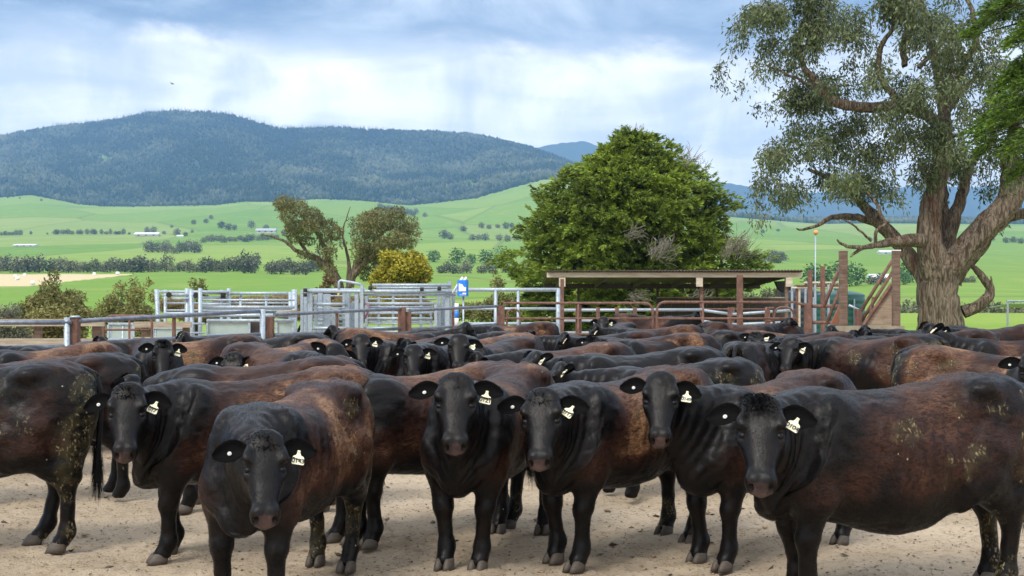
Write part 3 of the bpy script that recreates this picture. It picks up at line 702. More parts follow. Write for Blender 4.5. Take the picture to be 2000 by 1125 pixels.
# ---- bushes and small trees around the yards
def bush(name, label, cat, Yb, cps, m, seed, dens, ln, wd, droop=.2, tone0=.5, tvar=.2, base_y=None, strand=0):
    rg = np.random.default_rng(seed); s = FPX / Yb
    cx = sum(c[0] for c in cps) / len(cps); t = thing(name, label, cat, atx(cx, Yb, 0)); cl = []
    for x, y, rx, ry in cps:
        for k in range(3):
            c = at(x + rg.uniform(-.4, .4) * rx, y + rg.uniform(-.4, .4) * ry, Yb) + Vector((0, rg.uniform(-.5, .5) * rx / s, 0)); f = rg.uniform(.55, .8)
            cl.append((tuple(c), (rx / s * f, rx / s * f, ry / s * f), 1))
    V, F, T = clump_crown(cl, dens * 7.5, ln, wd, droop, rg, strand, tone0, tvar)
    crown_obj('crown', at_local(t, V), F, T, m, t)
    top = max(CAMH + (HOR - c[1]) * Yb / FPX for c in cps); stem = MB()
    for k in range(4):
        a = rg.uniform(0, 6.28); stem.tube([(0, 0, -.6), (.12 * math.cos(a), .12 * math.sin(a), max(.3, top * .35)), (.45 * math.cos(a), .45 * math.sin(a), max(.5, top * .7))], [.09, .06, .02], 6)
    stem.obj('trunk', M_BARKD, t, True)
    return t
bush('shrub', 'round yellow green shrub standing in front of the middle gum tree', 'shrub', 62, [(785, 505, 30, 22), (760, 520, 26, 24), (812, 520, 26, 24), (785, 530, 40, 28), (745, 540, 20, 24), (828, 540, 16, 22), (785, 560, 52, 26), (760, 500, 18, 12), (805, 498, 18, 12), (785, 600, 50, 40)], M_YEL, 5, 150, .20, .10, .1, .52, .22)
bush('tree', 'olive wattle tree with a pointed top behind the left timber rails', 'tree', 36, [(105, 540, 12, 16), (100, 565, 26, 20), (85, 590, 36, 24), (125, 585, 36, 26), (105, 615, 70, 28), (152, 612, 36, 26), (60, 610, 36, 26), (105, 590, 48, 26), (65, 625, 34, 26), (105, 660, 80, 40), (55, 600, 16, 18)], M_OLIVE, 6, 320, .13, .05, .25, .45, .22)
bush('shrub', 'loose sapling clump with three feathery tips left of the race', 'shrub', 44, [(262, 545, 9, 16), (290, 552, 9, 14), (240, 562, 14, 16), (268, 572, 26, 18), (222, 585, 22, 20), (300, 580, 16, 18), (255, 605, 46, 24), (210, 612, 24, 24), (260, 650, 70, 40)], M_OLIVE, 7, 260, .14, .05, .3, .52, .22)
bush('shrub', 'grey green tea tree bush low at the left edge behind the rails', 'shrub', 33, [(20, 605, 22, 18), (10, 625, 30, 22), (45, 640, 26, 26), (5, 655, 40, 30), (-40, 630, 40, 40), (30, 675, 60, 24)], M_GREY, 8, 330, .11, .045, .1, .48, .2)
bush('shrub', 'twin tipped dark sapling poking up behind the cattle race', 'shrub', 52, [(375, 552, 9, 10), (395, 550, 8, 11), (385, 570, 20, 14), (385, 600, 30, 24)], M_OLIVE, 9, 260, .15, .06, .2, .38, .2)
bush('shrub', 'rusty red leaved shrub at the foot of the middle gum tree', 'shrub', 58, [(640, 550, 14, 16), (636, 570, 20, 18), (650, 585, 18, 18), (640, 605, 26, 24)], M_RED, 10, 190, .17, .07, .2, .55, .22)
bush('shrub', 'dull brown green conical tree between the yard rails and the cypress', 'shrub', 50, [(968, 535, 9, 16), (968, 560, 17, 18), (968, 590, 26, 22), (968, 620, 32, 28), (1000, 600, 20, 24), (940, 615, 24, 20)], M_OLIVE, 11, 210, .15, .055, .25, .33, .18)
bush('shrub', 'pale grey shrubs seen under the right end of the shed roof', 'shrub', 62, [(1500, 575, 20, 16), (1470, 585, 22, 18), (1530, 572, 20, 16), (1550, 590, 20, 20), (1510, 600, 50, 22)], M_GREY, 12, 110, .20, .08, .1, .38, .2)
bush('shrub', 'dry olive scrub bank behind the blue scale box', 'shrub', 56, [(915, 595, 24, 10), (950, 600, 30, 12), (990, 592, 30, 16), (1040, 590, 24, 18), (900, 610, 40, 14)], M_OLIVE, 13, 130, .18, .07, .1, .50, .2)
bush('grass_clump', 'rank yellow grass standing along the back of the cattle race', 'grass', 48, [(440, 594, 40, 12), (500, 590, 44, 12), (560, 592, 40, 12), (600, 596, 40, 12), (700, 596, 44, 12), (800, 598, 44, 12), (350, 600, 40, 14), (480, 610, 70, 14), (580, 612, 60, 14), (400, 612, 60, 14), (700, 615, 70, 14), (820, 615, 60, 14)], M_DRY, 14, 1300, .20, .03, -.2, .45, .25)

# ---- trees across the valley: four shared crowns, every tree its own object
def far_crown(seed, m, tall, nleaf=420):
    rg = np.random.default_rng(seed); cl = []
    for k in range(9):
        a = rg.uniform(0, 6.28); r = rg.uniform(.0, .30); z = rg.uniform(.18, .80)
        cl.append(((r * math.cos(a), r * math.sin(a), z * tall), (.20, .20, .17 * tall), 1))
    cl += [((0, 0, .5 * tall), (.34, .34, .3 * tall), 1.6), ((0.05, 0, .2 * tall), (.32, .32, .16 * tall), 1.2), ((-.08, .06, .24 * tall), (.30, .30, .16 * tall), 1.0), ((0, 0, .85 * tall), (.16, .16, .12 * tall), 1)]
    V, F, T = clump_crown(cl, 620, .10, .085, .1, rg, 0, .45, .24)
    return mesh_np('far_crown', V, F, m, False, dict(tone=T))
def far_trunk():
    mb = MB(); mb.tube([(0, 0, -.06), (.01, 0, .2), (0, .01, .55)], [.035, .028, .012], 6); return mb.mesh('far_trunk', M_BARKD, True)
FC = {'gum': [far_crown(1, M_FAR, 1.0), far_crown(2, M_FAR, 1.12), far_crown(3, M_FAR, .9)], 'round': [far_crown(4, M_FARG, 1.0), far_crown(5, M_FARG, .95)]}
FT = far_trunk()
rt = random.Random(12)
FAR_GROUPS = {}
def far_tree(px, ybase, hpx, wpx, kind, label, group, Y=None):
    Y = Y or dist_of(px, ybase); s = FPX / Y
    X = (px - 1000) / s; z = float(land_z(X, Y)[0])
    t = thing('tree', label, 'tree', (X, Y, z - .3), rt.uniform(0, 6.28), group)
    sc = Matrix.Diagonal((wpx / s / .82, wpx / s / .82, hpx / s / .98, 1))
    c = link('crown', rt.choice(FC[kind]), t); c.matrix_local = sc
    c = link('trunk', FT, t); c.matrix_local = sc
    FAR_GROUPS.setdefault(group, []).append((px, t))
    return t
G1 = 'gums in the tree belt across the valley floor'
x = -20
while x < 625:
    if not (395 < x < 402 or 85 < x < 92 or 500 < x < 515):
        h = rt.uniform(18, 36); far_tree(x, 531 + rt.uniform(-1.5, 2), h, h * rt.uniform(.85, 1.25), 'gum', 'grey green gum tree standing in the long belt across the valley floor', G1)
    x += rt.uniform(8, 14)
for px_, yb, h in [(478, 534, 44), (490, 534, 38), (500, 520, 30), (530, 536, 34), (548, 536, 30), (575, 537, 34), (596, 537, 28), (420, 531, 26)]:
    far_tree(px_, yb, h, h * .8, 'gum', 'taller gum tree at the right end of the valley floor belt', 'taller gums beside the middle gum tree')
for k in range(16): far_tree(105 + k * 9.2 + rt.uniform(-3, 3), 458, rt.uniform(8, 14), rt.uniform(9, 15), 'gum', 'small dark gum in the hedge row at the foot of the hills', 'trees of the far left hedge row')
for k in range(6): far_tree(2 + k * 7.5, 460, rt.uniform(7, 12), rt.uniform(9, 13), 'gum', 'small gum in the far row at the left edge', 'trees of the row at the left edge')
for k in range(11): far_tree(290 + k * 9.8 + rt.uniform(-3, 3), 494 + rt.uniform(-2, 2), rt.uniform(20, 28), rt.uniform(18, 26), 'gum', 'dark gum crowded in the square clump on the open paddock', 'gums of the square clump')
for k in range(17): far_tree(395 + k * 9 + rt.uniform(-3, 3), 474 - k * .3 + rt.uniform(-2, 2), rt.uniform(11, 17), rt.uniform(13, 19), 'gum', 'gum tree in the hedge line beside the white farmhouse', 'trees along the farmhouse hedge line')
for px_, yb, h in [(288, 456, 15), (300, 455, 13), (345, 460, 16), (362, 462, 11), (378, 439, 12), (402, 436, 11), (412, 428, 10), (432, 446, 18), (446, 450, 16), (458, 450, 12), (490, 446, 16), (320, 458, 9), (335, 445, 7), (375, 455, 7), (252, 458, 6), (60, 456, 6), (520, 452, 14), (555, 460, 14), (575, 452, 12), (80, 393, 6), (38, 388, 5), (60, 458, 6), (92, 458, 5)]:
    far_tree(px_, yb, h, h * 1.1, 'gum', 'lone gum tree scattered over the far green slopes', 'scattered gums on the far slopes')
for px_, yb, h, wd_ in [(848, 512, 26, 30), (893, 514, 32, 38), (948, 514, 28, 34), (985, 512, 36, 40), (920, 516, 22, 24), (975, 516, 22, 26)]:
    far_tree(px_, yb, h, wd_, 'round', 'fresh green round crowned tree left of the broad cypress', 'round green trees left of the cypress')
for px_, yb, h, wd_ in [(862, 534, 20, 24), (885, 535, 22, 28), (912, 534, 30, 30), (940, 534, 20, 24), (962, 534, 22, 26), (988, 533, 24, 26), (835, 533, 18, 20), (1004, 532, 20, 20), (1020, 530, 22, 22), (872, 533, 26, 24), (900, 534, 18, 26), (950, 532, 22, 20)]:
    far_tree(px_, yb, h, wd_, 'gum', 'grey gum in the low row below the round green trees', 'grey gums below the round green trees')
for px_, yb, h in [(868, 466, 22), (905, 452, 14), (940, 446, 12), (955, 447, 11), (972, 446, 10), (988, 447, 13), (880, 468, 12), (922, 470, 14), (935, 469, 12), (948, 470, 15), (975, 470, 13), (990, 472, 14), (830, 424, 10), (1000, 446, 10), (1008, 470, 12)]:
    far_tree(px_, yb, h, h * 1.25, 'gum', 'single gum on the slope between the two middle trees', 'gums on the middle slope')
for k in range(14): far_tree(742 + k * 5.4, 410 + k * .8 + rt.uniform(-4, 4), rt.uniform(10, 16), rt.uniform(12, 17), 'gum', 'gum in the dark copse high on the middle slope', 'copse on the middle slope')
for k in range(16): far_tree(1466 + (k % 8) * 9 + rt.uniform(-4, 4), 505 + (k // 8) * 7 + rt.uniform(-3, 3), rt.uniform(14, 22), rt.uniform(16, 22), 'gum', 'grey gum of the rounded copse right of the cypress', 'rounded copse right of the cypress')
for px_, yb, h, wd_, kd in [(1590, 560, 48, 56, 'round'), (1640, 560, 54, 60, 'round'), (1672, 558, 52, 50, 'round'), (1775, 552, 52, 46, 'round'), (1765, 556, 32, 30, 'round'), (1720, 556, 26, 30, 'gum'), (1700, 556, 22, 24, 'gum'), (1612, 558, 34, 40, 'round'), (1898, 552, 16, 22, 'gum'), (1885, 552, 14, 18, 'gum')]:
    far_tree(px_, yb, h, wd_, kd, 'leafy green tree on the paddock behind the loading ramp', 'green trees behind the loading ramp')
x = 1752
while x < 2060:
    for q in range(2):
        Yb = rt.uniform(150, 230); s_ = FPX / Yb; h = rt.uniform(36, 62)
        far_tree(x + rt.uniform(-6, 6), 0, h, h * rt.uniform(.6, .9), 'gum', 'grey gum in the belt just beyond the right hand pasture rise', 'gums beyond the right pasture rise', Y=Yb)
    x += rt.uniform(11, 17)
for k in range(13):
    Yb = rt.uniform(160, 220); h = rt.uniform(46, 66)
    far_tree(1462 + k * 12 + rt.uniform(-4, 4), 0, h, h * .8, 'gum', 'hazy scrub gum seen between the shed and the ramp', 'scrub gums between shed and ramp', Y=Yb)
for px_, yb, h in [(1965, 475, 12), (1980, 474, 14), (1995, 476, 12), (1940, 470, 8), (1490, 456, 8), (1520, 452, 7), (1700, 470, 8), (1910, 468, 8)]:
    far_tree(px_, yb, h, h * 1.3, 'gum', 'distant gum on the slopes behind the big gum tree', 'distant gums on the right slopes')

# neighbours in a row look alike: their labels say where in the row each one stands
_ones = ['', 'first', 'second', 'third', 'fourth', 'fifth', 'sixth', 'seventh', 'eighth', 'ninth', 'tenth', 'eleventh', 'twelfth', 'thirteenth', 'fourteenth', 'fifteenth', 'sixteenth', 'seventeenth', 'eighteenth', 'nineteenth']
_tens = {2: ('twentieth', 'twenty'), 3: ('thirtieth', 'thirty'), 4: ('fortieth', 'forty'), 5: ('fiftieth', 'fifty'), 6: ('sixtieth', 'sixty')}
def ordinal(n): return _ones[n] if n < 20 else (_tens[n // 10][0] if n % 10 == 0 else _tens[n // 10][1] + '-' + _ones[n % 10])
for g_, lst in FAR_GROUPS.items():
    lst.sort(key=lambda a: a[0])
    for i, (_, t) in enumerate(lst): t['label'] = t['label'] + ', ' + ordinal(i + 1) + ' from left'
# ================================================================== yards, shed, ramp
def _galv(nt, b):
    co = worldco(nt); n = noise(nt, co, 9.0, 4, .6); v = N(nt, 'ShaderNodeTexVoronoi', inp={'Scale': 55.0}); L(nt, co, v.inputs['Vector'])
    sp = N(nt, 'ShaderNodeSeparateColor'); L(nt, v.outputs['Color'], sp.inputs[0])
    col = mixcol(nt, sp.outputs[0], (0.29, 0.355, 0.405), (0.45, 0.52, 0.57)); col = mixcol(nt, math_node(nt, 'MULTIPLY', maprange(nt, n, .5, .72), .6), col, (0.24, 0.265, 0.28))
    L(nt, col, b.inputs['Base Color']); b.inputs['Metallic'].default_value = .35
    L(nt, maprange(nt, n, .3, .7, .38, .6), b.inputs['Roughness'])
M_GALV = mat('galvanised_steel', _galv)
def _galvd(nt, b):
    co = worldco(nt); n = noise(nt, co, 9.0, 4, .6)
    L(nt, mixcol(nt, maprange(nt, n, .3, .7), (0.115, 0.135, 0.17), (0.215, 0.24, 0.285)), b.inputs['Base Color']); b.inputs['Metallic'].default_value = .3; b.inputs['Roughness'].default_value = .5
M_PIPE = mat('dull_galvanised_pipe', _galvd)
def _rust(nt, b):
    co = worldco(nt); n = noise(nt, co, 7.0, 5, .65); m = noise(nt, vmul(nt, co, (30, 30, 8)), 1.0, 4, .6)
    col = mixcol(nt, maprange(nt, n, .3, .7), (0.095, 0.046, 0.032), (0.195, 0.098, 0.068)); col = mixcol(nt, math_node(nt, 'MULTIPLY', maprange(nt, m, .5, .75), .6), col, (0.27, 0.19, 0.15))
    L(nt, col, b.inputs['Base Color']); b.inputs['Roughness'].default_value = .8; bump(nt, b, m, .4, .004)
M_RUST = mat('rusted_steel', _rust)
def _wood(c0, c1):
    def f(nt, b):
        co = worldco(nt); n = noise(nt, vmul(nt, co, (2.0, 6.0, 24.0)), 1.0, 5, .65, .4); m = noise(nt, co, 3.0, 4, .6)
        col = mixcol(nt, maprange(nt, n, .3, .7), c0, c1); col = mixcol(nt, math_node(nt, 'MULTIPLY', maprange(nt, m, .5, .75), .6), col, tuple(.5 * x for x in c0))
        L(nt, col, b.inputs['Base Color']); b.inputs['Roughness'].default_value = .88; bump(nt, b, n, .7, .01)
    return f
M_TIMBER = mat('grey_timber', _wood((0.26, 0.21, 0.15), (0.42, 0.36, 0.27)))
M_POSTW = mat('brown_timber_post', _wood((0.105, 0.065, 0.043), (0.21, 0.145, 0.105)))
def _conc(nt, b):
    co = worldco(nt); n = noise(nt, co, 4.0, 6, .65); m = noise(nt, vmul(nt, co, (6, 6, .8)), 1.0, 4, .6)
    col = mixcol(nt, n, (0.20, 0.165, 0.115), (0.36, 0.31, 0.235)); col = mixcol(nt, math_node(nt, 'MULTIPLY', maprange(nt, m, .5, .75), .55), col, (0.13, 0.12, 0.07))
    L(nt, col, b.inputs['Base Color']); b.inputs['Roughness'].default_value = .9; bump(nt, b, n, .6, .015)
M_CONC = mat('weathered_concrete', _conc)
M_SHEET = mat('green_grey_sheet', lambda nt, b: L(nt, mixcol(nt, noise(nt, worldco(nt), 5.0, 5, .6), (0.26, 0.34, 0.31), (0.42, 0.50, 0.46)), b.inputs['Base Color']), rough=.5, metal=.2)
M_ROOF = mat('rusty_iron_roof', lambda nt, b: L(nt, mixcol(nt, noise(nt, vmul(nt, worldco(nt), (8, 1, 1)), 1.0, 4, .6), (0.038, 0.030, 0.026), (0.15, 0.105, 0.080)), b.inputs['Base Color']), rough=.75, metal=.2)
M_CREAM = mat('cream_paint', lambda nt, b: L(nt, mixcol(nt, maprange(nt, noise(nt, vmul(nt, worldco(nt), (1, 1, 6)), 2.0, 5, .65), .35, .7), (0.60, 0.54, 0.42), (0.44, 0.37, 0.26)), b.inputs['Base Color']), rough=.7)
M_DARKW = mat('dark_iron_wall', lambda nt, b: L(nt, mixcol(nt, noise(nt, vmul(nt, worldco(nt), (9, 1, 1.2)), 1.0, 4, .6), (0.035, 0.028, 0.024), (0.085, 0.068, 0.058)), b.inputs['Base Color']), rough=.8)
M_TANK = mat('green_tank', None, (0.035, 0.135, 0.115), .45)
M_TANKB = mat('navy_tank', None, (0.022, 0.040, 0.060), .45)
M_BLUE = mat('blue_plastic', None, (0.012, 0.20, 0.72), .4)
M_WHITE = mat('white_paint', None, (0.80, 0.81, 0.80), .5)
M_BLACK = mat('black_rubber', None, (0.015, 0.015, 0.016), .7)
M_ORANGE = mat('orange_ball', None, (0.75, 0.33, 0.12), .5)
M_SILLPLATE = mat('tan_plate', _wood((0.27, 0.195, 0.13), (0.40, 0.31, 0.225)))
M_ORUST = mat('orange_plate', None, (0.34, 0.13, 0.07), .7)

def part(root, name, mb, m, smooth=False, **props):
    me = mb.mesh(name, m, smooth); l = root.matrix_world.translation if False else Vector(root.location)
    me.transform(Matrix.Translation(-l)); me.update()
    return link(name, me, root, **props)
def rail(root, a, b, r, m, name='rail', n=8): return part(root, name, MB().tube([a, b], r, n), m, True)
def post(root, x, Y, z1, w_, m, z0=-.1, round_=False, name='post', d=None, lean=(0, 0)):
    mb = MB(); p = atx(x, Y)
    if round_: mb.tube([p + Vector((0, 0, z0)), p + Vector((lean[0], lean[1], z1))], w_ / 2, 10)
    else: mb.box(p + Vector((0, 0, (z0 + z1) / 2)), (w_, d or w_, z1 - z0), ch=w_ * .12)
    return part(root, name, mb, m, round_)

# pipe fence closing the cattle in on the left and back
PF = [(147, 17.55), (527, 21.71), (785, 25.88), (978, 30.04)]
f = thing('pipe_fence', 'galvanised pipe rail fence on rusty posts running along behind the cattle', 'fence', atx(147, 17.55))
for (x, Y), yt, wd_ in zip(PF, (620, 619, 600, 597), (.13, .15, .17, .20)): post(f, x, Y, zat(yt, Y), wd_, M_RUST)
post(f, 798, 25.95, zat(609, 25.9), .12, M_RUST)
cap = part(f, 'post_cap', MB().tube([atx(147, 17.55, zat(620, 17.55)), atx(147, 17.55, zat(619, 17.55) + .02)], [.085, .06], 10), M_GALV, True)
post(f, 131, 17.45, zat(620, 17.45), .085, M_GALV, round_=True); post(f, 513, 21.55, zat(604, 21.55), .10, M_GALV, round_=True)
segs = [((147, 17.5), (512, 21.6), (1.59, 1.70)), ((536, 21.7), (782, 25.8), (1.636, 1.706)), ((800, 25.95), (972, 30.0), (1.67, 1.737))]
for (a, Ya), (b, Yb), (za, zb) in segs:
    rail(f, atx(a, Ya, za), atx(b, Yb, zb), .036, M_PIPE)
    for zz in (1.255, .84, .42): rail(f, atx(a, Ya, zz), atx(b, Yb, zz + .02), .034, M_PIPE)
for x, Y, zt in ((340, 19.5, 1.63), (658, 23.6, 1.66), (885, 27.7, 1.69)): post(f, x, Y, zt, .055, M_RUST, name='upright')
for zz in (1.575, 1.21, .80, .40): rail(f, atx(-90, 17.2, zz), atx(140, 17.45, zz), .036, M_PIPE)
# timber rails further back on the left
f = thing('timber_fence', 'weathered timber rail fence on brown posts at the far left', 'fence', atx(75, 21.2))
for y in (630, 668, 700):
    z = zat(y, 21); part(f, 'rail', MB().box((atx(-90, 21).x * .5 + atx(205, 21).x * .5, 21, z), (atx(205, 21).x - atx(-90, 21).x, .045, .13)), M_TIMBER)
for x, y, wd_ in ((75, 626, .13), (190, 628, .17), (-60, 626, .13)): post(f, x, 21.15, zat(y, 21), wd_, M_POSTW, d=.1)
f = thing('timber_fence', 'short timber rail between brown posts in front of the green sheeted race', 'fence', atx(320, 24))
for y in (634, 664):
    z = zat(y, 24); part(f, 'rail', MB().box(((atx(262, 24).x + atx(374, 24).x) / 2, 24, z), (atx(374, 24).x - atx(262, 24).x, .045, .12)), M_TIMBER)
for x in (284, 364): post(f, x, 24.1, zat(629, 24), .14, M_POSTW, d=.09)
# rusty round cornered gate
def loop_gate(name, label, x0, x1, Y, ztop, m, rails, bars=(), r=.026, zb=.15, left=True, right=True, Y2=None, rc=.16):
    Y2 = Y2 or Y; g = thing(name, label, 'gate', atx((x0 + x1) / 2, (Y + Y2) / 2))
    a, b = atx(x0, Y), atx(x1, Y2); dv = (b - a).normalized(); pts = [a + Vector((0, 0, zb))]
    def arc(c, d0, d1): return [c + d0 * math.cos(t) + d1 * math.sin(t) for t in [k * math.pi / 10 for k in range(6)]]
    Z = Vector((0, 0, 1))
    pts += arc(a + Z * (ztop - rc) + dv * rc, -dv * rc, Z * rc) if left else [a + Z * ztop]
    pts += arc(b + Z * (ztop - rc) - dv * rc, Z * rc, dv * rc) if right else [b + Z * ztop]
    pts += [b + Z * zb]
    part(g, 'frame', MB().tube(pts, r, 8), m, True)
    for z in rails: rail(g, a + Z * z, b + Z * z, r * .8, m)
    for t in bars: part(g, 'bar', MB().tube([a.lerp(b, t) + Z * zb, a.lerp(b, t) + Z * (ztop - .01)], r * .85, 8), m, True)
    return g
loop_gate('yard_gate', 'rusty round cornered gate standing in front of the left end of the race', 203, 297, 23, zat(617, 23), M_RUST, (1.32, 1.08, .8, .5), (.53,), .027)

# cattle race
Yr = 29.0
f = thing('cattle_race', 'galvanised cattle race with grey green sheet sides and tall posts', 'cattle race', atx(440, Yr))
for x, y, wd_, dY, ln in ((316, 565, .13, 0, -.13), (323, 566, .10, 1.1, 0), (366, 563, .15, 0, 0), (379, 565, .13, -.4, -.07), (391, 563, .12, -.6, 0), (433, 566, .10, 1.1, 0), (447, 563, .13, 1.1, 0), (470, 570, .09, 1.2, 0), (575, 565, .17, 0, 0), (567, 570, .12, .6, 0), (520, 572, .08, 1.2, 0)):
    post(f, x, Yr + dY, zat(y, Yr + dY), wd_ * .82, M_GALV, round_=True, lean=(ln, 0))
for x0, x1, y, r, dY in ((310, 447, 570, .045, .9), (316, 390, 577, .03, 0), (336, 372, 583, .04, -.1), (336, 372, 575, .03, -.1), (390, 447, 572, .05, 1.0), (390, 447, 581, .035, 1), (447, 570, 573, .05, 1.1), (390, 575, 586, .032, -.3), (390, 575, 600, .05, -.3), (395, 575, 607, .035, .3), (320, 380, 612, .04, -.3),
                         (392, 580, 616, .06, -.5), (404, 575, 626, .05, -.6), (404, 575, 655, .05, -.6), (390, 447, 594, .04, .9), (300, 400, 618, .03, -.8), (447, 570, 592, .03, 1.2), (450, 575, 612, .03, 1.0), (325, 435, 592, .03, 1.1), (325, 435, 606, .03, 1.1), (404, 575, 640, .03, .8), (404, 575, 672, .05, -.6), (305, 400, 632, .03, -.8), (305, 400, 650, .03, -.8)):
    rail(f, atx(x0, Yr + dY, zat(y, Yr + dY)), atx(x1, Yr + dY, zat(y, Yr + dY)), r * .8, M_GALV)
for x0, x1, y0, y1, dY in ((406, 488, 628, 655, -.55), (541, 573, 628, 655, -.55), (404, 575, 602, 615, .35), (213, 262, 632, 662, -.9), (300, 362, 640, 662, -.9)):
    a, b = atx(x0, Yr + dY), atx(x1, Yr + dY); zt, zb = zat(y0, Yr + dY), zat(y1, Yr + dY)
    part(f, 'side_sheet', MB().box(((a.x + b.x) / 2, Yr + dY, (zt + zb) / 2), (b.x - a.x, .02, zt - zb)), M_SHEET)
    part(f, 'sheet_frame', MB().box(((a.x + b.x) / 2, Yr + dY - .03, zb), (b.x - a.x, .05, .05)).box(((a.x + b.x) / 2, Yr + dY - .03, zt), (b.x - a.x, .05, .05)).box((a.x, Yr + dY - .035, (zt + zb) / 2), (.05, .05, zt - zb - .06)).box((b.x, Yr + dY - .035, (zt + zb) / 2), (.05, .05, zt - zb - .06)), M_GALV)
for x, y, dY in ((330, 576, -.06), (383, 577, -.5), (436, 576, .95), (436, 583, .95)): part(f, 'roller', MB().tube([atx(x, Yr + dY - .06, zat(y, Yr)), atx(x, Yr + dY + .06, zat(y, Yr))], .07, 10), M_BLACK, True)
for x in (212, 237, 300): post(f, x, Yr - .9, zat(632, Yr), .07, M_GALV, lean=(.05, 0), round_=True)
a = atx(505, Yr - .5); part(f, 'opening_board', MB().box((a.x, Yr - .45, zat(645, Yr)), (.42, .03, .5)), M_DARKW)
rail(f, atx(540, Yr - .8, zat(610, Yr)), atx(580, Yr - .8, zat(606, Yr)), .03, M_TIMBER, 'timber_pole')

# cattle crush
Yk = 31.6
f = thing('cattle_crush', 'big bright galvanised cattle crush with a head bail and many side bars', 'cattle crush', atx(740, Yk))
for x, y, wd_, dY in ((590, 566, .10, 0), (597, 562, .12, .5), (606, 566, .16, -.3), (617, 575, .10, 0), (626, 570, .17, .9), (644, 590, .08, .9), (672, 570, .10, .9), (679, 572, .17, -.1), (690, 588, .10, .2), (697, 570, .14, -.3), (707, 556, .11, -.4), (716, 575, .10, .9), (740, 580, .09, 1.3), (768, 578, .09, 1.3), (795, 600, .07, .5),
                      (822, 578, .09, 1.3), (842, 600, .07, -.2), (851, 594, .10, -.3), (858, 572, .13, 0), (866, 570, .10, .6), (874, 568, .17, -.2), (878, 549, .12, .3), (886, 570, .10, 0), (890, 592, .07, -.3)):
    post(f, x, Yk + dY, zat(y, Yk + dY), wd_ * .8, M_GALV, d=wd_ * .7)
for x0, x1, y, r, dY in ((598, 892, 569, .06, -.35), (605, 715, 566, .05, .9), (727, 882, 557, .055, .2), (735, 880, 562, .05, .6), (725, 888, 568, .05, .7), (710, 890, 576, .045, -.3), (610, 678, 594, .05, -.2), (712, 852, 593, .05, -.3), (722, 846, 600, .04, 0), (720, 846, 604, .04, -.35), (630, 672, 603, .035, .9), (630, 672, 611, .035, .9), (630, 672, 621, .035, .9),
                         (718, 845, 622, .045, -.3), (720, 840, 612, .03, .8), (606, 680, 641, .055, -.3), (708, 780, 641, .055, -.3), (722, 846, 632, .03, .6), (610, 678, 632, .03, .3), (606, 890, 662, .05, -.3), (606, 890, 690, .05, -.3), (722, 846, 648, .03, .6), (720, 850, 584, .03, 1.3), (720, 850, 610, .03, 1.3), (720, 850, 628, .03, 1.3), (612, 676, 602, .03, .6), (612, 676, 614, .03, .6), (612, 676, 624, .03, .6), (600, 712, 578, .03, 1.1)):
    rail(f, atx(x0, Yk + dY, zat(y, Yk + dY)), atx(x1, Yk + dY, zat(y, Yk + dY)), r * .78, M_GALV)
part(f, 'head_bail_handle', MB().tube([atx(662, Yk - .3, zat(570, Yk)), atx(662, Yk - .3, zat(551, Yk)), atx(665, Yk - .3, zat(548, Yk)), atx(698, Yk - .3, zat(554, Yk)), atx(708, Yk - .3, zat(558, Yk))], .035, 8), M_GALV, True)
for x0, x1, y0, y1 in ((630, 644, 574, 660), (646, 660, 600, 640), (682, 706, 592, 660), (858, 890, 600, 660)):
    a, b = atx(x0, Yk), atx(x1, Yk); part(f, 'side_sheet', MB().box(((a.x + b.x) / 2, Yk + .15, (zat(y0, Yk) + zat(y1, Yk)) / 2), (b.x - a.x, .03, zat(y0, Yk) - zat(y1, Yk))), M_GALV)
for x, y in ((723, 563), (824, 565), (858, 564), (596, 567), (596, 576)): part(f, 'hinge', MB().tube([atx(x, Yk - .45, zat(y, Yk) - .05), atx(x, Yk - .45, zat(y, Yk) + .05)], .05, 8), M_BLACK, True)
part(f, 'latch', MB().tube([atx(716, Yk - .5, zat(592, Yk)), atx(722, Yk - .55, zat(602, Yk)), atx(712, Yk - .5, zat(622, Yk))], .03, 6), mat('purple_latch', None, (0.22, 0.10, 0.16), .6), True)
part(f, 'marker', MB().tube([atx(661, Yk - .45, zat(577, Yk)), atx(661, Yk - .45, zat(573, Yk))], [.03, .025], 8), mat('yellow_marker', None, (0.7, 0.55, 0.08), .5), True)
f = thing('scale_box', 'bright blue box with a white emblem on a pole beside the crush', 'box', atx(904, 31.0))
Yb = 31.0; a = atx(904, Yb, zat(563, Yb))
part(f, 'case', MB().box(a, (.26, .22, .43), Matrix.Rotation(R(-12), 3, 'Z'), ch=.03), M_BLUE)
rz_ = Matrix.Rotation(R(-12), 3, 'Z')
def face(u, v): return a + rz_ @ Vector((u, -.118, v))
part(f, 'emblem', MB().prism([face(*p) for p in ((-.08, -.08), (.115, -.08), (.115, .03), (.06, .03), (.02, .10), (-.08, .13))], rz_ @ Vector((0, -.006, 0))), M_WHITE)
part(f, 'lettering', MB().box(face(.07, -.135), (.10, .006, .03), rz_).box(face(.03, -.175), (.18, .006, .012), rz_), M_WHITE)
part(f, 'pole', MB().tube([atx(905, Yb, -.1), atx(905, Yb, a.z - .2)], .025, 8), M_GALV, True)
for x in (0, 7): part(f, 'arm', MB().tube([atx(884 + x, Yb + .1, zat(572, Yb)), atx(904 + x, Yb + .1, zat(541, Yb))], .03, 8), M_WHITE, True)
f = thing('marker_post', 'blue and white banded post beside the crush', 'post', atx(892, 30.4))
for k in range(9): part(f, 'band', MB().tube([atx(892, 30.4, .1 + k * .19), atx(892, 30.4, .1 + k * .19 + .188)], .055, 10), M_BLUE if k % 2 else M_WHITE, True)

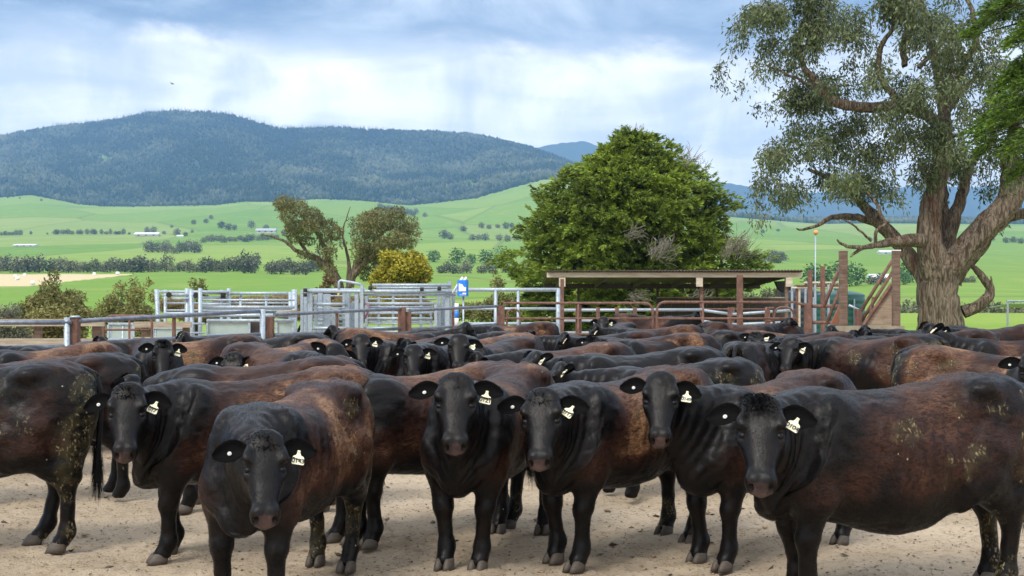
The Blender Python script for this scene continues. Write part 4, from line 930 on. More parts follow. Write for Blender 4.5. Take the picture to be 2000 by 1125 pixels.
# high galvanised rails right of the crush
Yg_ = 34.0
f = thing('pipe_fence', 'tall galvanised rails between the crush and the rusty gates', 'fence', atx(1000, Yg_))
for x, wd_ in ((968, .11), (1012, .09), (1090, .13)): post(f, x, Yg_, zat(564, Yg_), wd_, M_GALV, round_=True)
for y, r in ((566, .055), (603, .04), (632, .04), (660, .04)): rail(f, atx(900, Yg_, zat(y, Yg_)), atx(1093, Yg_, zat(y, Yg_)), r, M_GALV)
for k, (x0, x1) in enumerate(((900, 972), (920, 978))):
    Yq = 32.4 + k * .6; loop_gate('yard_gate', ('white', 'second white')[k] + ' round cornered gate half hidden behind the post right of the crush', x0, x1, Yq, zat(634 - k * 2, Yq), M_GALV, (.95, .7), (), .03, rc=.35)
loop_gate('yard_gate', 'small rusty round topped gate behind the corner post', 990, 1016, 33.2, zat(604, 33.2), M_RUST, (1.1, .8), (), .028, rc=.18)

# the long rusty gates across the back
YG = 31.6
loop_gate('yard_gate', 'long rusty pipe gate left of centre in front of the shed', 984, 1275, YG, zat(592, YG), M_RUST, (zat(622, YG), .98, .60), (.5,), .036, rc=.22, left=False)
loop_gate('yard_gate', 'long rusty pipe gate right of centre in front of the shed', 1283, 1556, YG, zat(590, YG), M_RUST, (zat(622, YG), .98, .60), (.33,), .036, rc=.22, right=False)
f = thing('steel_fence', 'rusty steel posts and short rails holding the long back gates', 'fence', atx(1130, YG))
post(f, 1130, YG + .12, zat(596, YG), .16, M_RUST)
post(f, 1578, YG, zat(592, YG), .19, M_RUST); post(f, 1445, 33.0, zat(537, 33), .16, M_RUST); post(f, 1582, 33.2, zat(528, 33.2), .12, M_RUST); post(f, 1607, 33.4, zat(520, 33.4), .12, M_RUST); post(f, 1098, 33.0, zat(545, 33), .10, M_RUST)
rail(f, atx(1556, YG, zat(591, YG)), atx(1575, YG, zat(598, YG)), .036, M_RUST)
for y in (598, 630): rail(f, atx(1584, YG, zat(y, YG)), atx(1648, YG, zat(y, YG)), .045, M_RUST)
for x in (1500, 1425, 1168, 1205, 1240): post(f, x, 34.5, zat(600, 34.5), .11, M_RUST)
# second row of rails behind the gates
f = thing('pipe_fence', 'white galvanised rails crossing behind the rusty gates under the shed', 'fence', atx(1250, 35.2))
for y0, y1, x0, x1 in ((606, 605, 1095, 1372), (626, 626, 1095, 1372), (606, 614, 1372, 1432), (614, 606, 1432, 1545), (627, 632, 1372, 1400), (634, 629, 1430, 1545), (650, 650, 1095, 1545)):
    rail(f, atx(x0, 35.2, zat(y0, 35.2)), atx(x1, 35.2, zat(y1, 35.2)), .045, M_GALV)
for x in (1372, 1432, 1545, 1097, 1280): post(f, x, 35.3, zat(600, 35.3), .08, M_RUST)
for y in (604, 622): rail(f, atx(1095, 36.0, zat(y, 36)), atx(1500, 36.0, zat(y, 36)), .032, M_RUST)
loop_gate('yard_gate', 'small rusty arch gate left of the big rusty post', 1512, 1550, 33.4, zat(600, 33.4), M_RUST, (1.35, 1.1, .8), (), .03, rc=.22)
loop_gate('yard_gate', 'narrow rusty swing gate set slantwise beside the arch gate', 1496, 1511, 32.6, zat(602, 32.6), M_RUST, (1.3, 1.0), (), .035, rc=.05, Y2=33.6)
f = thing('drafting_frame', 'thin pale overhead pipes and stanchions left of the loading ramp', 'frame', atx(1590, 34))
for x0, x1, y in ((1570, 1642, 552), (1556, 1640, 558), (1546, 1640, 562)): rail(f, atx(x0, 34, zat(y, 34)), atx(x1, 34.3, zat(y, 34.3)), .028, M_RUST if y == 558 else M_CREAM)
for x, m_ in ((1547, M_GALV), (1561, M_CREAM), (1573, M_GALV), (1592, M_GALV), (1618, M_GALV), (1556, M_RUST)): post(f, x, 34.1, zat(556, 34), .06, m_)
for k in range(5): part(f, 'roller', MB().tube([atx(1552 + k * 7, 32.0, .92 + .05 * (k % 2)), atx(1552 + k * 7, 32.1, .92 + .05 * (k % 2))], .07, 10), M_RUST, True)

# open shed
YF, YB_ = 37.0, 43.0
f = thing('open_shed', 'long low open shed with a corrugated iron roof and cream fascia', 'shed', atx(1317, 40))
xl, xr = atx(1068, YF).x, atx(1566, YF).x; zf1, zb1 = 2.78, 2.53
nsh = 10
for k in range(nsh):                                            # roof sheets, each corrugated
    x0, x1 = xl + (xr - xl) * k / nsh, xl + (xr - xl) * (k + 1) / nsh; nn_ = 33; V = []; F = []
    for j, (Y, z) in enumerate(((YF - .25, zf1 + .014), (YB_ + .2, zb1 - .01))):
        for lay in (0, .02):
            for i in range(nn_):
                t = i / (nn_ - 1); V.append((x0 + (x1 - x0) * t + .004, Y, z + lay + .022 * math.sin(t * 8 * 2 * math.pi) + .004 * (k % 2)))
    n_ = nn_
    for i in range(n_ - 1):
        F += [(n_ + i, n_ + i + 1, 3 * n_ + i + 1, 3 * n_ + i), (i + 1, i, 2 * n_ + i, 2 * n_ + i + 1), (i, i + 1, n_ + i + 1, n_ + i), (2 * n_ + i + 1, 2 * n_ + i, 3 * n_ + i, 3 * n_ + i + 1)]
    F += [(0, n_, 3 * n_, 2 * n_), (n_ - 1, 3 * n_ - 1, 4 * n_ - 1, 2 * n_ - 1)]
    me = bpy.data.meshes.new('roof_sheet'); me.from_pydata(V, [], F); me.materials.append(M_ROOF); me.transform(Matrix.Translation(-Vector(f.location))); me.update(); link('roof_sheet', me, f)
part(f, 'fascia', MB().box(((xl + xr) / 2, YF, zf1 - .105), (xr - xl, .05, .15)), M_CREAM)
part(f, 'beam', MB().box(((xl + xr) / 2, YB_, zb1 - .14), (xr - xl - .1, .08, .18)), M_DARKW)
for k in range(6):
    x = xl + .5 + (xr - xl - 1.0) * k / 5; part(f, 'rafter', MB().prism([(x, YF + .03, zf1 - .06), (x, YB_ - .05, zb1 - .05), (x, YB_ - .05, zb1 - .19), (x, YF + .03, zf1 - .20)], (.05, 0, 0)), M_DARKW)
for x, Y, m_, wd_ in ((1096, YF + .1, M_RUST, .11), (1370, YF + .1, M_RUST, .10), (1536, YF + .1, M_POSTW, .10), (1130, YB_, M_DARKW, .09), (1284, YB_, M_DARKW, .09), (1521, YB_, M_DARKW, .09), (1400, YB_, M_DARKW, .09)):
    post(f, x, Y, (zf1 if Y < 40 else zb1) - .20, wd_, m_)
for x in (1098, 1366, 1541):
    p = atx(x, YF - .06, zf1 - .33); part(f, 'bracket_block', MB().box(p, (.20, .10, .28)), M_CREAM)
nb = 18; wl, wr_ = atx(1284, YB_ - .1).x, atx(1532, YB_ - .1).x; zt = zat(583, YB_)
for k in range(nb):
    x0 = wl + (wr_ - wl) * k / nb; part(f, 'wall_sheet', MB().box((x0 + (wr_ - wl) / nb / 2, YB_ - .1 - .012 * (k % 2), zt / 2 + .005 * (k % 3)), ((wr_ - wl) / nb - .012, .03, zt)), M_DARKW)
part(f, 'wall_cap', MB().box(((wl + wr_) / 2, YB_ - .1, zt + .035), (wr_ - wl, .07, .04)), M_TIMBER)
part(f, 'hanging_bundle', MB().prism([atx(1515, YF + 1.5, 2.5), atx(1548, YF + 1.5, 2.52), atx(1546, YF + 1.5, 2.22), atx(1532, YF + 1.5, 2.12), atx(1522, YF + 1.5, 2.24)], (0, .3, 0)), M_BLACK)

# loading ramp
YR = 28.0
f = thing('loading_ramp', 'cattle loading ramp with two tall timber posts on a concrete wall', 'loading ramp', atx(1700, YR))
xa, xb = atx(1636, YR).x, atx(1764, YR).x
part(f, 'concrete_wall', MB().box(((xa + xb) / 2, YR + .05, .63), (xb - xa, .30, 1.30)), M_CONC)
for x, y, wd_ in ((1647, 491, .18), (1750, 490, .165)):
    p = atx(x, YR + .05); part(f, 'post', MB().box((p.x, p.y, (1.28 + zat(y, YR)) / 2), (wd_, .17, zat(y, YR) - 1.28), ch=.02), M_POSTW)
    part(f, 'post_top', MB().box((p.x, p.y, zat(y, YR) + .012), (wd_ + .02, .19, .022)), M_WHITE if x > 1700 else M_TIMBER)
for a, b, r in (((1676, 616), (1746, 504), .042), ((1678, 634), (1748, 524), .042), ((1608, 601), (1645, 510), .042), ((1614, 634), (1648, 544), .042), ((1700, 598), (1700, 634), .045), ((1706, 580), (1702, 610), .04)):
    rail(f, at(a[0], a[1], YR + .5), at(b[0], b[1], YR + .5), r, M_RUST)
part(f, 'side_plate', MB().prism([at(1688, 636, YR + .3), at(1742, 555, YR + .3), at(1746, 555, YR + .3), at(1746, 636, YR + .3)], (0, .04, 0)), M_SILLPLATE)
part(f, 'plate_edge', MB().tube([at(1686, 636, YR + .27), at(1742, 555, YR + .27)], .05, 6), M_RUST)
part(f, 'ramp_plate', MB().prism([at(1622, 634, YR + .9), at(1645, 584, YR + .9), at(1645, 634, YR + .9)], (0, .05, 0)), M_ORUST)
part(f, 'upright', MB().box(at(1676, 620, YR + .4), (.16, .12, .40)), M_RUST)
part(f, 'handrail', MB().tube([at(1658, 596, YR + 1.5), at(1676, 604, YR + 1.5), at(1676, 640, YR + 1.5)], .03, 8), M_GALV, True)
# tanks
def tank(label, px_, Y, r, h, m):
    t = thing('water_tank', label, 'tank', atx(px_, Y)); mb = MB(); n = 28; prof = [(r * .98, 0)]
    for k in range(8): z = h * (k + .5) / 8.5; prof += [(r, z - .05 * h), (r, z + .03 * h), (r * .965, z + .045 * h)]
    prof += [(r, h * .97), (r * .92, h), (r * .5, h * 1.05), (.18, h * 1.08)]
    b0 = 0
    for rr_, z in prof: mb.V += [(rr_ * math.cos(2 * math.pi * k / n), rr_ * math.sin(2 * math.pi * k / n), z) for k in range(n)]
    for i in range(len(prof) - 1): mb.F += [(i * n + k, i * n + (k + 1) % n, (i + 1) * n + (k + 1) % n, (i + 1) * n + k) for k in range(n)]
    mb.F.append(tuple((len(prof) - 1) * n + k for k in range(n))); mb.obj('shell', m, t, True)
    MB().tube([(0, 0, h * 1.06), (0, 0, h * 1.12)], [.24, .22], 16).obj('lid', m, t)
    MB().tube([(r * .3, -r - .02, 0), (r * .3, -r - .02, h * .9)], .03, 8).obj('pipe', M_GALV, t, True)
tank('dark green ribbed water tank behind the loading ramp posts', 1640, 48, 1.0, zat(574, 48), M_TANK)
tank('navy ribbed water tank behind the right end of the shed', 1566, 49, .86, zat(570, 49), M_TANKB)
# small frame on the right pasture
f = thing('field_shelter', 'small pale steel frame with a green roof sheet on the right pasture', 'shelter', atx(2010, 50))
for x in (1968, 2060): post(f, x, 50, zat(588, 50), .07, M_GALV, z0=.2)
rail(f, atx(1966, 50, zat(588, 50)), atx(2062, 50, zat(588, 50)), .035, M_GALV)
mb = MB()
for k in range(24): mb.box((atx(1970, 50).x + .08 * k, 50.9, zat(594, 50) - .02), (.05, 1.7, .03))
part(f, 'roof_sheet', MB().box((atx(2014, 50).x, 50.9, zat(594, 50) - .06), (2.0, 1.8, .03), Matrix.Rotation(R(-5), 3, 'X')), M_SHEET)
f = thing('water_trough', 'low white trough on the right pasture beside the gum trunk', 'trough', atx(1890, 47, .4))
part(f, 'basin', MB().box((atx(1890, 47).x, 47, .62), (.75, .4, .28), ch=.04), M_WHITE)
f = thing('marker_pole', 'thin pale pole topped by an orange ball left of the ramp', 'pole', atx(1593, 60))
part(f, 'pole', MB().tube([atx(1592, 60, -.3), atx(1593, 60, zat(458, 60))], .035, 8), M_GALV, True)
bl = link('ball', uv_ball('ball', .13, .13, .13, M_ORANGE), f); bl.location = Vector((0.02, 0, zat(454, 60)))
# far farm buildings and bales
def farm(label, x0, x1, ybase, hpx, roofm, wallm, name='farmhouse'):
    px_ = (x0 + x1) / 2; Y = dist_of(px_, ybase); s = FPX / Y; X = (px_ - 1000) / s; z = float(land_z(X, Y)[0]); wd_, h = (x1 - x0) / s, hpx / s
    t = thing(name, label, 'building', (X, Y, z))
    MB().box((0, 0, h * .22), (wd_ * .94, wd_ * .4, h * .56)).obj('wall', wallm, t)
    MB().prism([(-wd_ / 2, -wd_ * .25, h * .45), (-wd_ / 2, 0, h), (-wd_ / 2, wd_ * .25, h * .45)], (wd_, 0, 0)).obj('roof', roofm, t)
    for k in range(3): MB().box((wd_ * (-.3 + .3 * k), -wd_ * .203, h * .25), (wd_ * .08, .06, h * .22)).obj('window', M_BLACK, t)
M_FROOF = mat('pale_iron_roof', None, (0.72, 0.74, 0.75), .4); M_FWALL = mat('pale_wall', None, (0.62, 0.58, 0.52), .8); M_GROOF = mat('grey_iron_roof', None, (0.36, 0.38, 0.41), .5)
farm('long white roofed farmhouse in the middle of the far left paddocks', 264, 312, 462, 8, M_FROOF, M_FWALL)
farm('small grey roofed homestead among trees left of the middle gum', 500, 540, 455, 9, M_GROOF, M_FWALL)
farm('low white shed out on the paddock at the far left', 28, 72, 482, 5, M_FROOF, M_FROOF, 'farm_shed')
farm('white shed high on the paddock seen between the ramp posts', 1716, 1772, 497, 8, M_FROOF, M_FROOF, 'farm_shed')
farm('pale roofed house low behind the loading ramp rails', 1695, 1738, 549, 14, M_FROOF, M_FWALL)
farm('tiny white shed left of the long farmhouse hedge', 345, 358, 463, 4, M_FROOF, M_FROOF, 'farm_shed')
bale = MB().tube([(-.75, 0, .75), (.75, 0, .75)], .75, 14).mesh('hay_bale', M_WHITE, True)
for px_, y, lb in ((34, 547, 'white wrapped hay bale nearest the camera on the tan paddock'), (48, 540, 'white wrapped hay bale next to the far edge of the tan paddock'), (31, 543, 'white wrapped hay bale at the left on the tan paddock'), (184, 538, 'white wrapped hay bale at the right part of the tan paddock'), (230, 537, 'white wrapped hay bale by the point of the tan paddock'), (64, 556, 'white wrapped hay bale low on the tan paddock')):
    Y = dist_of(px_, y); X = (px_ - 1000) * Y / FPX
    link('hay_bale', bale, loc=(X, Y, float(land_z(X, Y)[0])), rotz=px_ * .3, label=lb, category='hay bale', group='white hay bales on the tan paddock')
# bird
mb = MB(); mb._add([(-.16, 0, .05), (-.05, .05, 0), (0, -.10, 0), (0, .12, 0), (.05, .05, 0), (.16, 0, .05), (-.05, -.04, 0), (.05, -.04, 0), (0, 0, -.03), (0, 0, .03)],
        [(0, 6, 9, 1), (5, 4, 9, 7), (0, 1, 8, 6), (5, 7, 8, 4), (2, 7, 9, 6), (2, 6, 8, 7), (3, 1, 9, 4), (3, 4, 8, 1)])
b_ = mb.obj('bird', M_BLACK); b_.location = at(335, 163, 60); b_.rotation_euler = (.4, .2, 1.0); b_['label'] = 'small dark bird flying high over the mountain'; b_['category'] = 'bird'
# ================================================================== cattle
CS = 1.07                                       # authoring size to metres
HP = R(52)                                      # rest pitch of the head
HU = np.array([math.cos(HP), 0, -math.sin(HP)]); HN = np.array([math.sin(HP), 0, math.cos(HP)])
POLL = np.array([1.09, 0.0, 1.36])
HK = .885                                        # size of the head
def headpt(u, y, n): return POLL + HK * (u * HU + n * HN + np.array([0, y, 0]))

def _smin(a, b, k):
    h = np.clip(0.5 + 0.5 * (b - a) / k, 0, 1)
    return b + (a - b) * h - k * h * (1 - h)
def _smax(a, b, k): return -_smin(-a, -b, k)
def _cap(P, a, b, ra, rb, sy=1.0):
    a = np.asarray(a, float); b = np.asarray(b, float)
    s = np.array([1, sy, 1.0]); Q = P * s; A = a * s; B = b * s; d = B - A
    t = np.clip(((Q - A) @ d) / (d @ d), 0, 1)
    q = Q - A - t[:, None] * d
    return (np.sqrt((q * q).sum(1)) - (ra + (rb - ra) * t)) / max(1.0, sy * 0.85)
def _ell(P, c, r, rotz=None):
    q = (P - np.asarray(c, float))
    if rotz is not None: q = q @ rotz
    q = q / np.asarray(r, float)
    k0 = np.sqrt((q * q).sum(1)); return (k0 - 1) * min(r)
def _roty(a):
    c, s = math.cos(a), math.sin(a); return np.array([[c, 0, s], [0, 1, 0], [-s, 0, c]])

_TR = np.array([  # x, top, bottom, half width
    [-0.93, 1.06, 0.98, .02], [-0.88, 1.20, 0.80, .13], [-0.80, 1.250, 0.68, .20], [-0.68, 1.283, 0.60, .245], [-0.52, 1.295, 0.56, .272],
    [-0.36, 1.272, 0.545, .285], [-0.15, 1.238, 0.518, .33], [0.08, 1.212, 0.500, .35], [0.30, 1.198, 0.505, .325],
    [0.48, 1.192, 0.51, .275], [0.62, 1.155, 0.53, .235], [0.76, 1.07, 0.58, .18], [0.86, .97, 0.66, .11], [0.93, .88, .80, .02]])
_HD = np.array([  # u, half width, top offset, bottom offset
    [-.045, .03, -.03, -.05], [-.02, .094, .016, -.09], [.02, .124, .036, -.14], [.08, .138, .046, -.175], [.15, .142, .047, -.200], [.22, .128, .040, -.20],
    [.29, .108, .030, -.172], [.36, .089, .024, -.138], [.42, .080, .018, -.120], [.47, .086, .016, -.116], [.51, .084, .004, -.110], [.54, .066, -.020, -.10], [.565, .02, -.05, -.07]])
def _interp(x, T):
    # smooth (Catmull-Rom) table lookup
    xs = T[:, 0]; i = np.clip(np.searchsorted(xs, x) - 1, 0, len(xs) - 2)
    t = np.clip((x - xs[i]) / (xs[i + 1] - xs[i]), 0, 1)[:, None]
    Y = T[:, 1:]; im = np.maximum(i - 1, 0); i2 = np.minimum(i + 2, len(xs) - 1)
    h = (xs[i + 1] - xs[i])[:, None]
    m0 = (Y[i + 1] - Y[im]) / (xs[i + 1] - xs[im])[:, None] * h
    m1 = (Y[i2] - Y[i]) / (xs[i2] - xs[i])[:, None] * h
    return (2*t**3 - 3*t**2 + 1) * Y[i] + (t**3 - 2*t**2 + t) * m0 + (-2*t**3 + 3*t**2) * Y[i + 1] + (t**3 - t**2) * m1

def cow_sdf(P):
    """distance to the body at rest, P folded to y >= 0"""
    x, y, z = P[:, 0], P[:, 1], P[:, 2]
    T = _interp(x, _TR); c = (T[:, 0] + T[:, 1]) / 2; h = np.maximum((T[:, 0] - T[:, 1]) / 2, .01); wd = np.maximum(T[:, 2] * .925, .01)
    p = 2.25
    zz = (z - c) / h
    wy = wd * (1 - 0.10 * np.clip(zz, 0, 1) ** 2)          # a little narrower along the back
    r = ((y / wy) ** p + np.abs(zz) ** p) ** (1 / p)
    d = (r - 1) * np.minimum(wd, h) * 0.9
    out = np.maximum(np.maximum(-0.94 - x, x - 0.94), 0)
    d = d + out
    # rump and hips
    d = _smin(d, _ell(P, (-.62, .135, .97), (.29, .15, .31)), .08)
    d = _smin(d, _cap(P, (-.80, .11, .98), (-.74, .15, .62), .125, .105), .07)
    d = _smin(d, _ell(P, (-.50, .205, 1.222), (.085, .062, .052)), .06)
    d = _smin(d, _ell(P, (-.86, .085, 1.14), (.06, .05, .07)), .05)
    d = _smin(d, _cap(P, (-.72, 0, 1.25), (-.90, 0, 1.20), .05, .035), .05)
    # shoulders, withers
    d = _smin(d, _ell(P, (.52, .170, .90), (.21, .125, .31), _roty(R(-14))), .07)
    d = _smin(d, _ell(P, (.46, 0, 1.162), (.20, .07, .05)), .07)
    d = _smin(d, _ell(P, (.69, .16, .80), (.14, .11, .16)), .07)
    # brisket
    d = _smin(d, _ell(P, (.76, 0, .655), (.16, .105, .155)), .10)
    # neck
    d = _smin(d, _cap(P, (.50, 0, 1.05), (1.04, 0, 1.25), .14, .078, 1.15), .09)
    d = _smin(d, _cap(P, (.62, 0, .93), (1.06, 0, 1.19), .22, .110, 1.25), .08)
    d = _smin(d, _cap(P, (.74, 0, .80), (1.05, 0, 1.12), .155, .090, 1.4), .09)
    d = _smin(d, _cap(P, (.83, 0, .69), (1.03, 0, 1.06), .07, .045, 1.6), .06)
    # hollows: flank, behind the shoulder, neck groove, beside the tail
    d = _smax(d, -_ell(P, (-.27, .335, 1.06), (.15, .060, .085)), .09)
    d = _smax(d, -_ell(P, (.285, .365, .86), (.055, .050, .26)), .09)
    d = _smax(d, -_ell(P, (.80, .245, .93), (.05, .06, .20), _roty(R(-30))), .09)
    d = _smax(d, -_ell(P, (-.88, .05, 1.06), (.06, .030, .14)), .04)
    # front leg
    d = _smin(d, _cap(P, (.62, .165, .80), (.57, .185, .64), .125, .105), .06)
    d = _smin(d, _cap(P, (.57, .185, .66), (.60, .175, .43), .105, .068), .05)
    leg = _ell(P, (.605, .172, .405), (.068, .066, .075))
    leg = _smin(leg, _cap(P, (.60, .172, .38), (.585, .168, .18), .054, .048), .03)
    leg = _smin(leg, _ell(P, (.58, .167, .145), (.062, .060, .065)), .03)
    leg = _smin(leg, _cap(P, (.585, .167, .13), (.615, .167, .06), .052, .062), .03)
    d = _smin(d, leg, .03)
    # hind leg
    d = _smin(d, _cap(P, (-.52, .17, .86), (-.44, .195, .69), .165, .125), .07)
    d = _smin(d, _cap(P, (-.50, .19, .72), (-.70, .175, .50), .135, .072), .05)
    d = _smin(d, _cap(P, (-.70, .17, .76), (-.755, .172, .53), .10, .055), .06)
    hl = _cap(P, (-.745, .172, .51), (-.725, .17, .44), .064, .058)
    hl = _smin(hl, _ell(P, (-.785, .172, .515), (.042, .036, .045)), .03)
    hl = _smin(hl, _cap(P, (-.735, .172, .46), (-.725, .168, .18), .056, .047), .03)
    hl = _smin(hl, _ell(P, (-.725, .168, .145), (.060, .056, .062)), .03)
    hl = _smin(hl, _cap(P, (-.72, .168, .13), (-.68, .168, .06), .050, .060), .03)
    d = _smin(d, hl, .03)
    # flank fold
    d = _smin(d, _cap(P, (-.34, .22, .80), (-.40, .2, .64), .07, .05), .08)
    # head
    u = (P - POLL) @ HU / HK; n = (P - POLL) @ HN / HK; y_b = y; y = y / HK
    T = _interp(u, _HD); hc = (T[:, 1] + T[:, 2]) / 2; hh_ = np.maximum((T[:, 1] - T[:, 2]) / 2, .008); hw = np.maximum(T[:, 0], .008)
    nn = (n - hc) / hh_
    hwn = hw * (1 - .30 * np.clip(-nn, 0, 1) ** 2)
    r = (np.abs(y / hwn) ** 2.5 + np.abs(nn) ** 2.5) ** .4
    dh = (r - 1) * np.minimum(hw, hh_) * .9 + np.maximum(np.maximum(-.06 - u, u - .565), 0)
    Hq = np.column_stack([u, y, n])
    dh = _smin(dh, _ell(Hq, (-.004, 0, .008), (.066, .092, .050)), .05)      # poll
    dh = _smin(dh, _ell(Hq, (.150, .112, .028), (.070, .034, .030)), .03)   # brow
    dh = _smin(dh, _ell(Hq, (.165, .06, -.150), (.11, .055, .075)), .05)    # jaw
    dh = _smin(dh, _ell(Hq, (.475, .043, -.024), (.048, .043, .044)), .03)   # muzzle sides
    dh = _smin(dh, _ell(Hq, (.480, .0, -.098), (.055, .055, .030)), .03)    # chin
    dh = _smax(dh, -_ell(Hq, (.205, .146, .000), (.044, .026, .024)), .02)  # eye socket
    dh = _smax(dh, -_ell(Hq, (.25, .112, .030), (.07, .022, .020)), .03)
    dh = _smin(dh, _ell(Hq, (.222, .122, -.022), (.045, .016, .014)), .02)  # lower lid
    dh = _smax(dh, -_ell(Hq, (.530, .056, -.016), (.030, .017, .026)), .012)  # nostril
    dh = _smax(dh, -_ell(Hq, (.545, .0, -.090), (.050, .085, .008)), .012)  # mouth
    y = y_b
    d = _smin(d, dh * HK, .045)
    d = _smax(d, 0.035 - z, .015)
    return d

def surface_nets(h):
    x0, x1, y1, z0, z1 = -1.0, 1.55, .46, 0.0, 1.48
    nx, ny, nz = int((x1 - x0) / h) + 2, int(y1 / h) + 2, int((z1 - z0) / h) + 2
    X = x0 + np.arange(nx) * h; Y = np.arange(ny) * h; Z = z0 + np.arange(nz) * h
    D = np.empty((nx, ny, nz), np.float32)
    step = max(1, 120000 // (ny * nz))
    for i in range(0, nx, step):
        g = np.stack(np.meshgrid(X[i:i + step], Y, Z, indexing='ij'), -1).reshape(-1, 3)
        D[i:i + step] = cow_sdf(g).reshape(-1, ny, nz)
    D = np.concatenate([D[:, :0:-1, :], D], axis=1)          # mirror
    ny2 = D.shape[1]; o = np.array([x0, -(ny - 1) * h, z0])
    S = D < 0
    c = np.zeros((nx - 1, ny2 - 1, nz - 1), np.int8)
    offs = [(a, b, e) for a in (0, 1) for b in (0, 1) for e in (0, 1)]
    for a, b, e in offs: c += S[a:nx - 1 + a, b:ny2 - 1 + b, e:nz - 1 + e]
    act = np.argwhere((c > 0) & (c < 8))
    idx = -np.ones(c.shape, np.int64); idx[tuple(act.T)] = np.arange(len(act))
    acc = np.zeros((len(act), 3)); cnt = np.zeros(len(act))
    for i, p in enumerate(offs):
        for q in offs[i + 1:]:
            if sum(abs(np.array(p) - np.array(q))) != 1: continue
            a = D[tuple((act + p).T)]; b = D[tuple((act + q).T)]
            m = (a < 0) != (b < 0)
            t = np.where(m, a / np.where(a == b, 1, a - b), 0)
            acc[m] += (np.array(p) + t[:, None] * (np.array(q) - np.array(p)))[m]; cnt[m] += 1
    V = (act + acc / cnt[:, None]) * h + o
    quads = []
    for ax in range(3):
        e = [0, 0, 0]; e[ax] = 1
        sl0 = tuple(slice(1, s - 1) if k != ax else slice(0, s - 1) for k, s in enumerate(D.shape))
        sl1 = tuple(slice(1, s - 1) if k != ax else slice(1, s) for k, s in enumerate(D.shape))
        A, B = S[sl0], S[sl1]
        pos = np.argwhere(A != B); fl = A[tuple(pos.T)]
        k1, k2 = [k for k in range(3) if k != ax]
        base = pos.copy(); base[:, k1] += 1; base[:, k2] += 1
        def cell(d1, d2):
            q = base.copy(); q[:, k1] -= d1; q[:, k2] -= d2; return idx[tuple(q.T)]
        q = np.stack([cell(1, 1), cell(0, 1), cell(0, 0), cell(1, 0)], 1)
        flip = fl if ax != 1 else ~fl
        q[~flip] = q[~flip][:, ::-1]
        quads.append(q)
    return V, np.concatenate(quads)

_J = [np.array([.52, 0, .94]), np.array([.76, 0, 1.06]), np.array([1.02, 0, 1.19])]
_AX = (_J[2] - _J[0]) / np.linalg.norm(_J[2] - _J[0]); _AL = np.linalg.norm(_J[2] - _J[0])

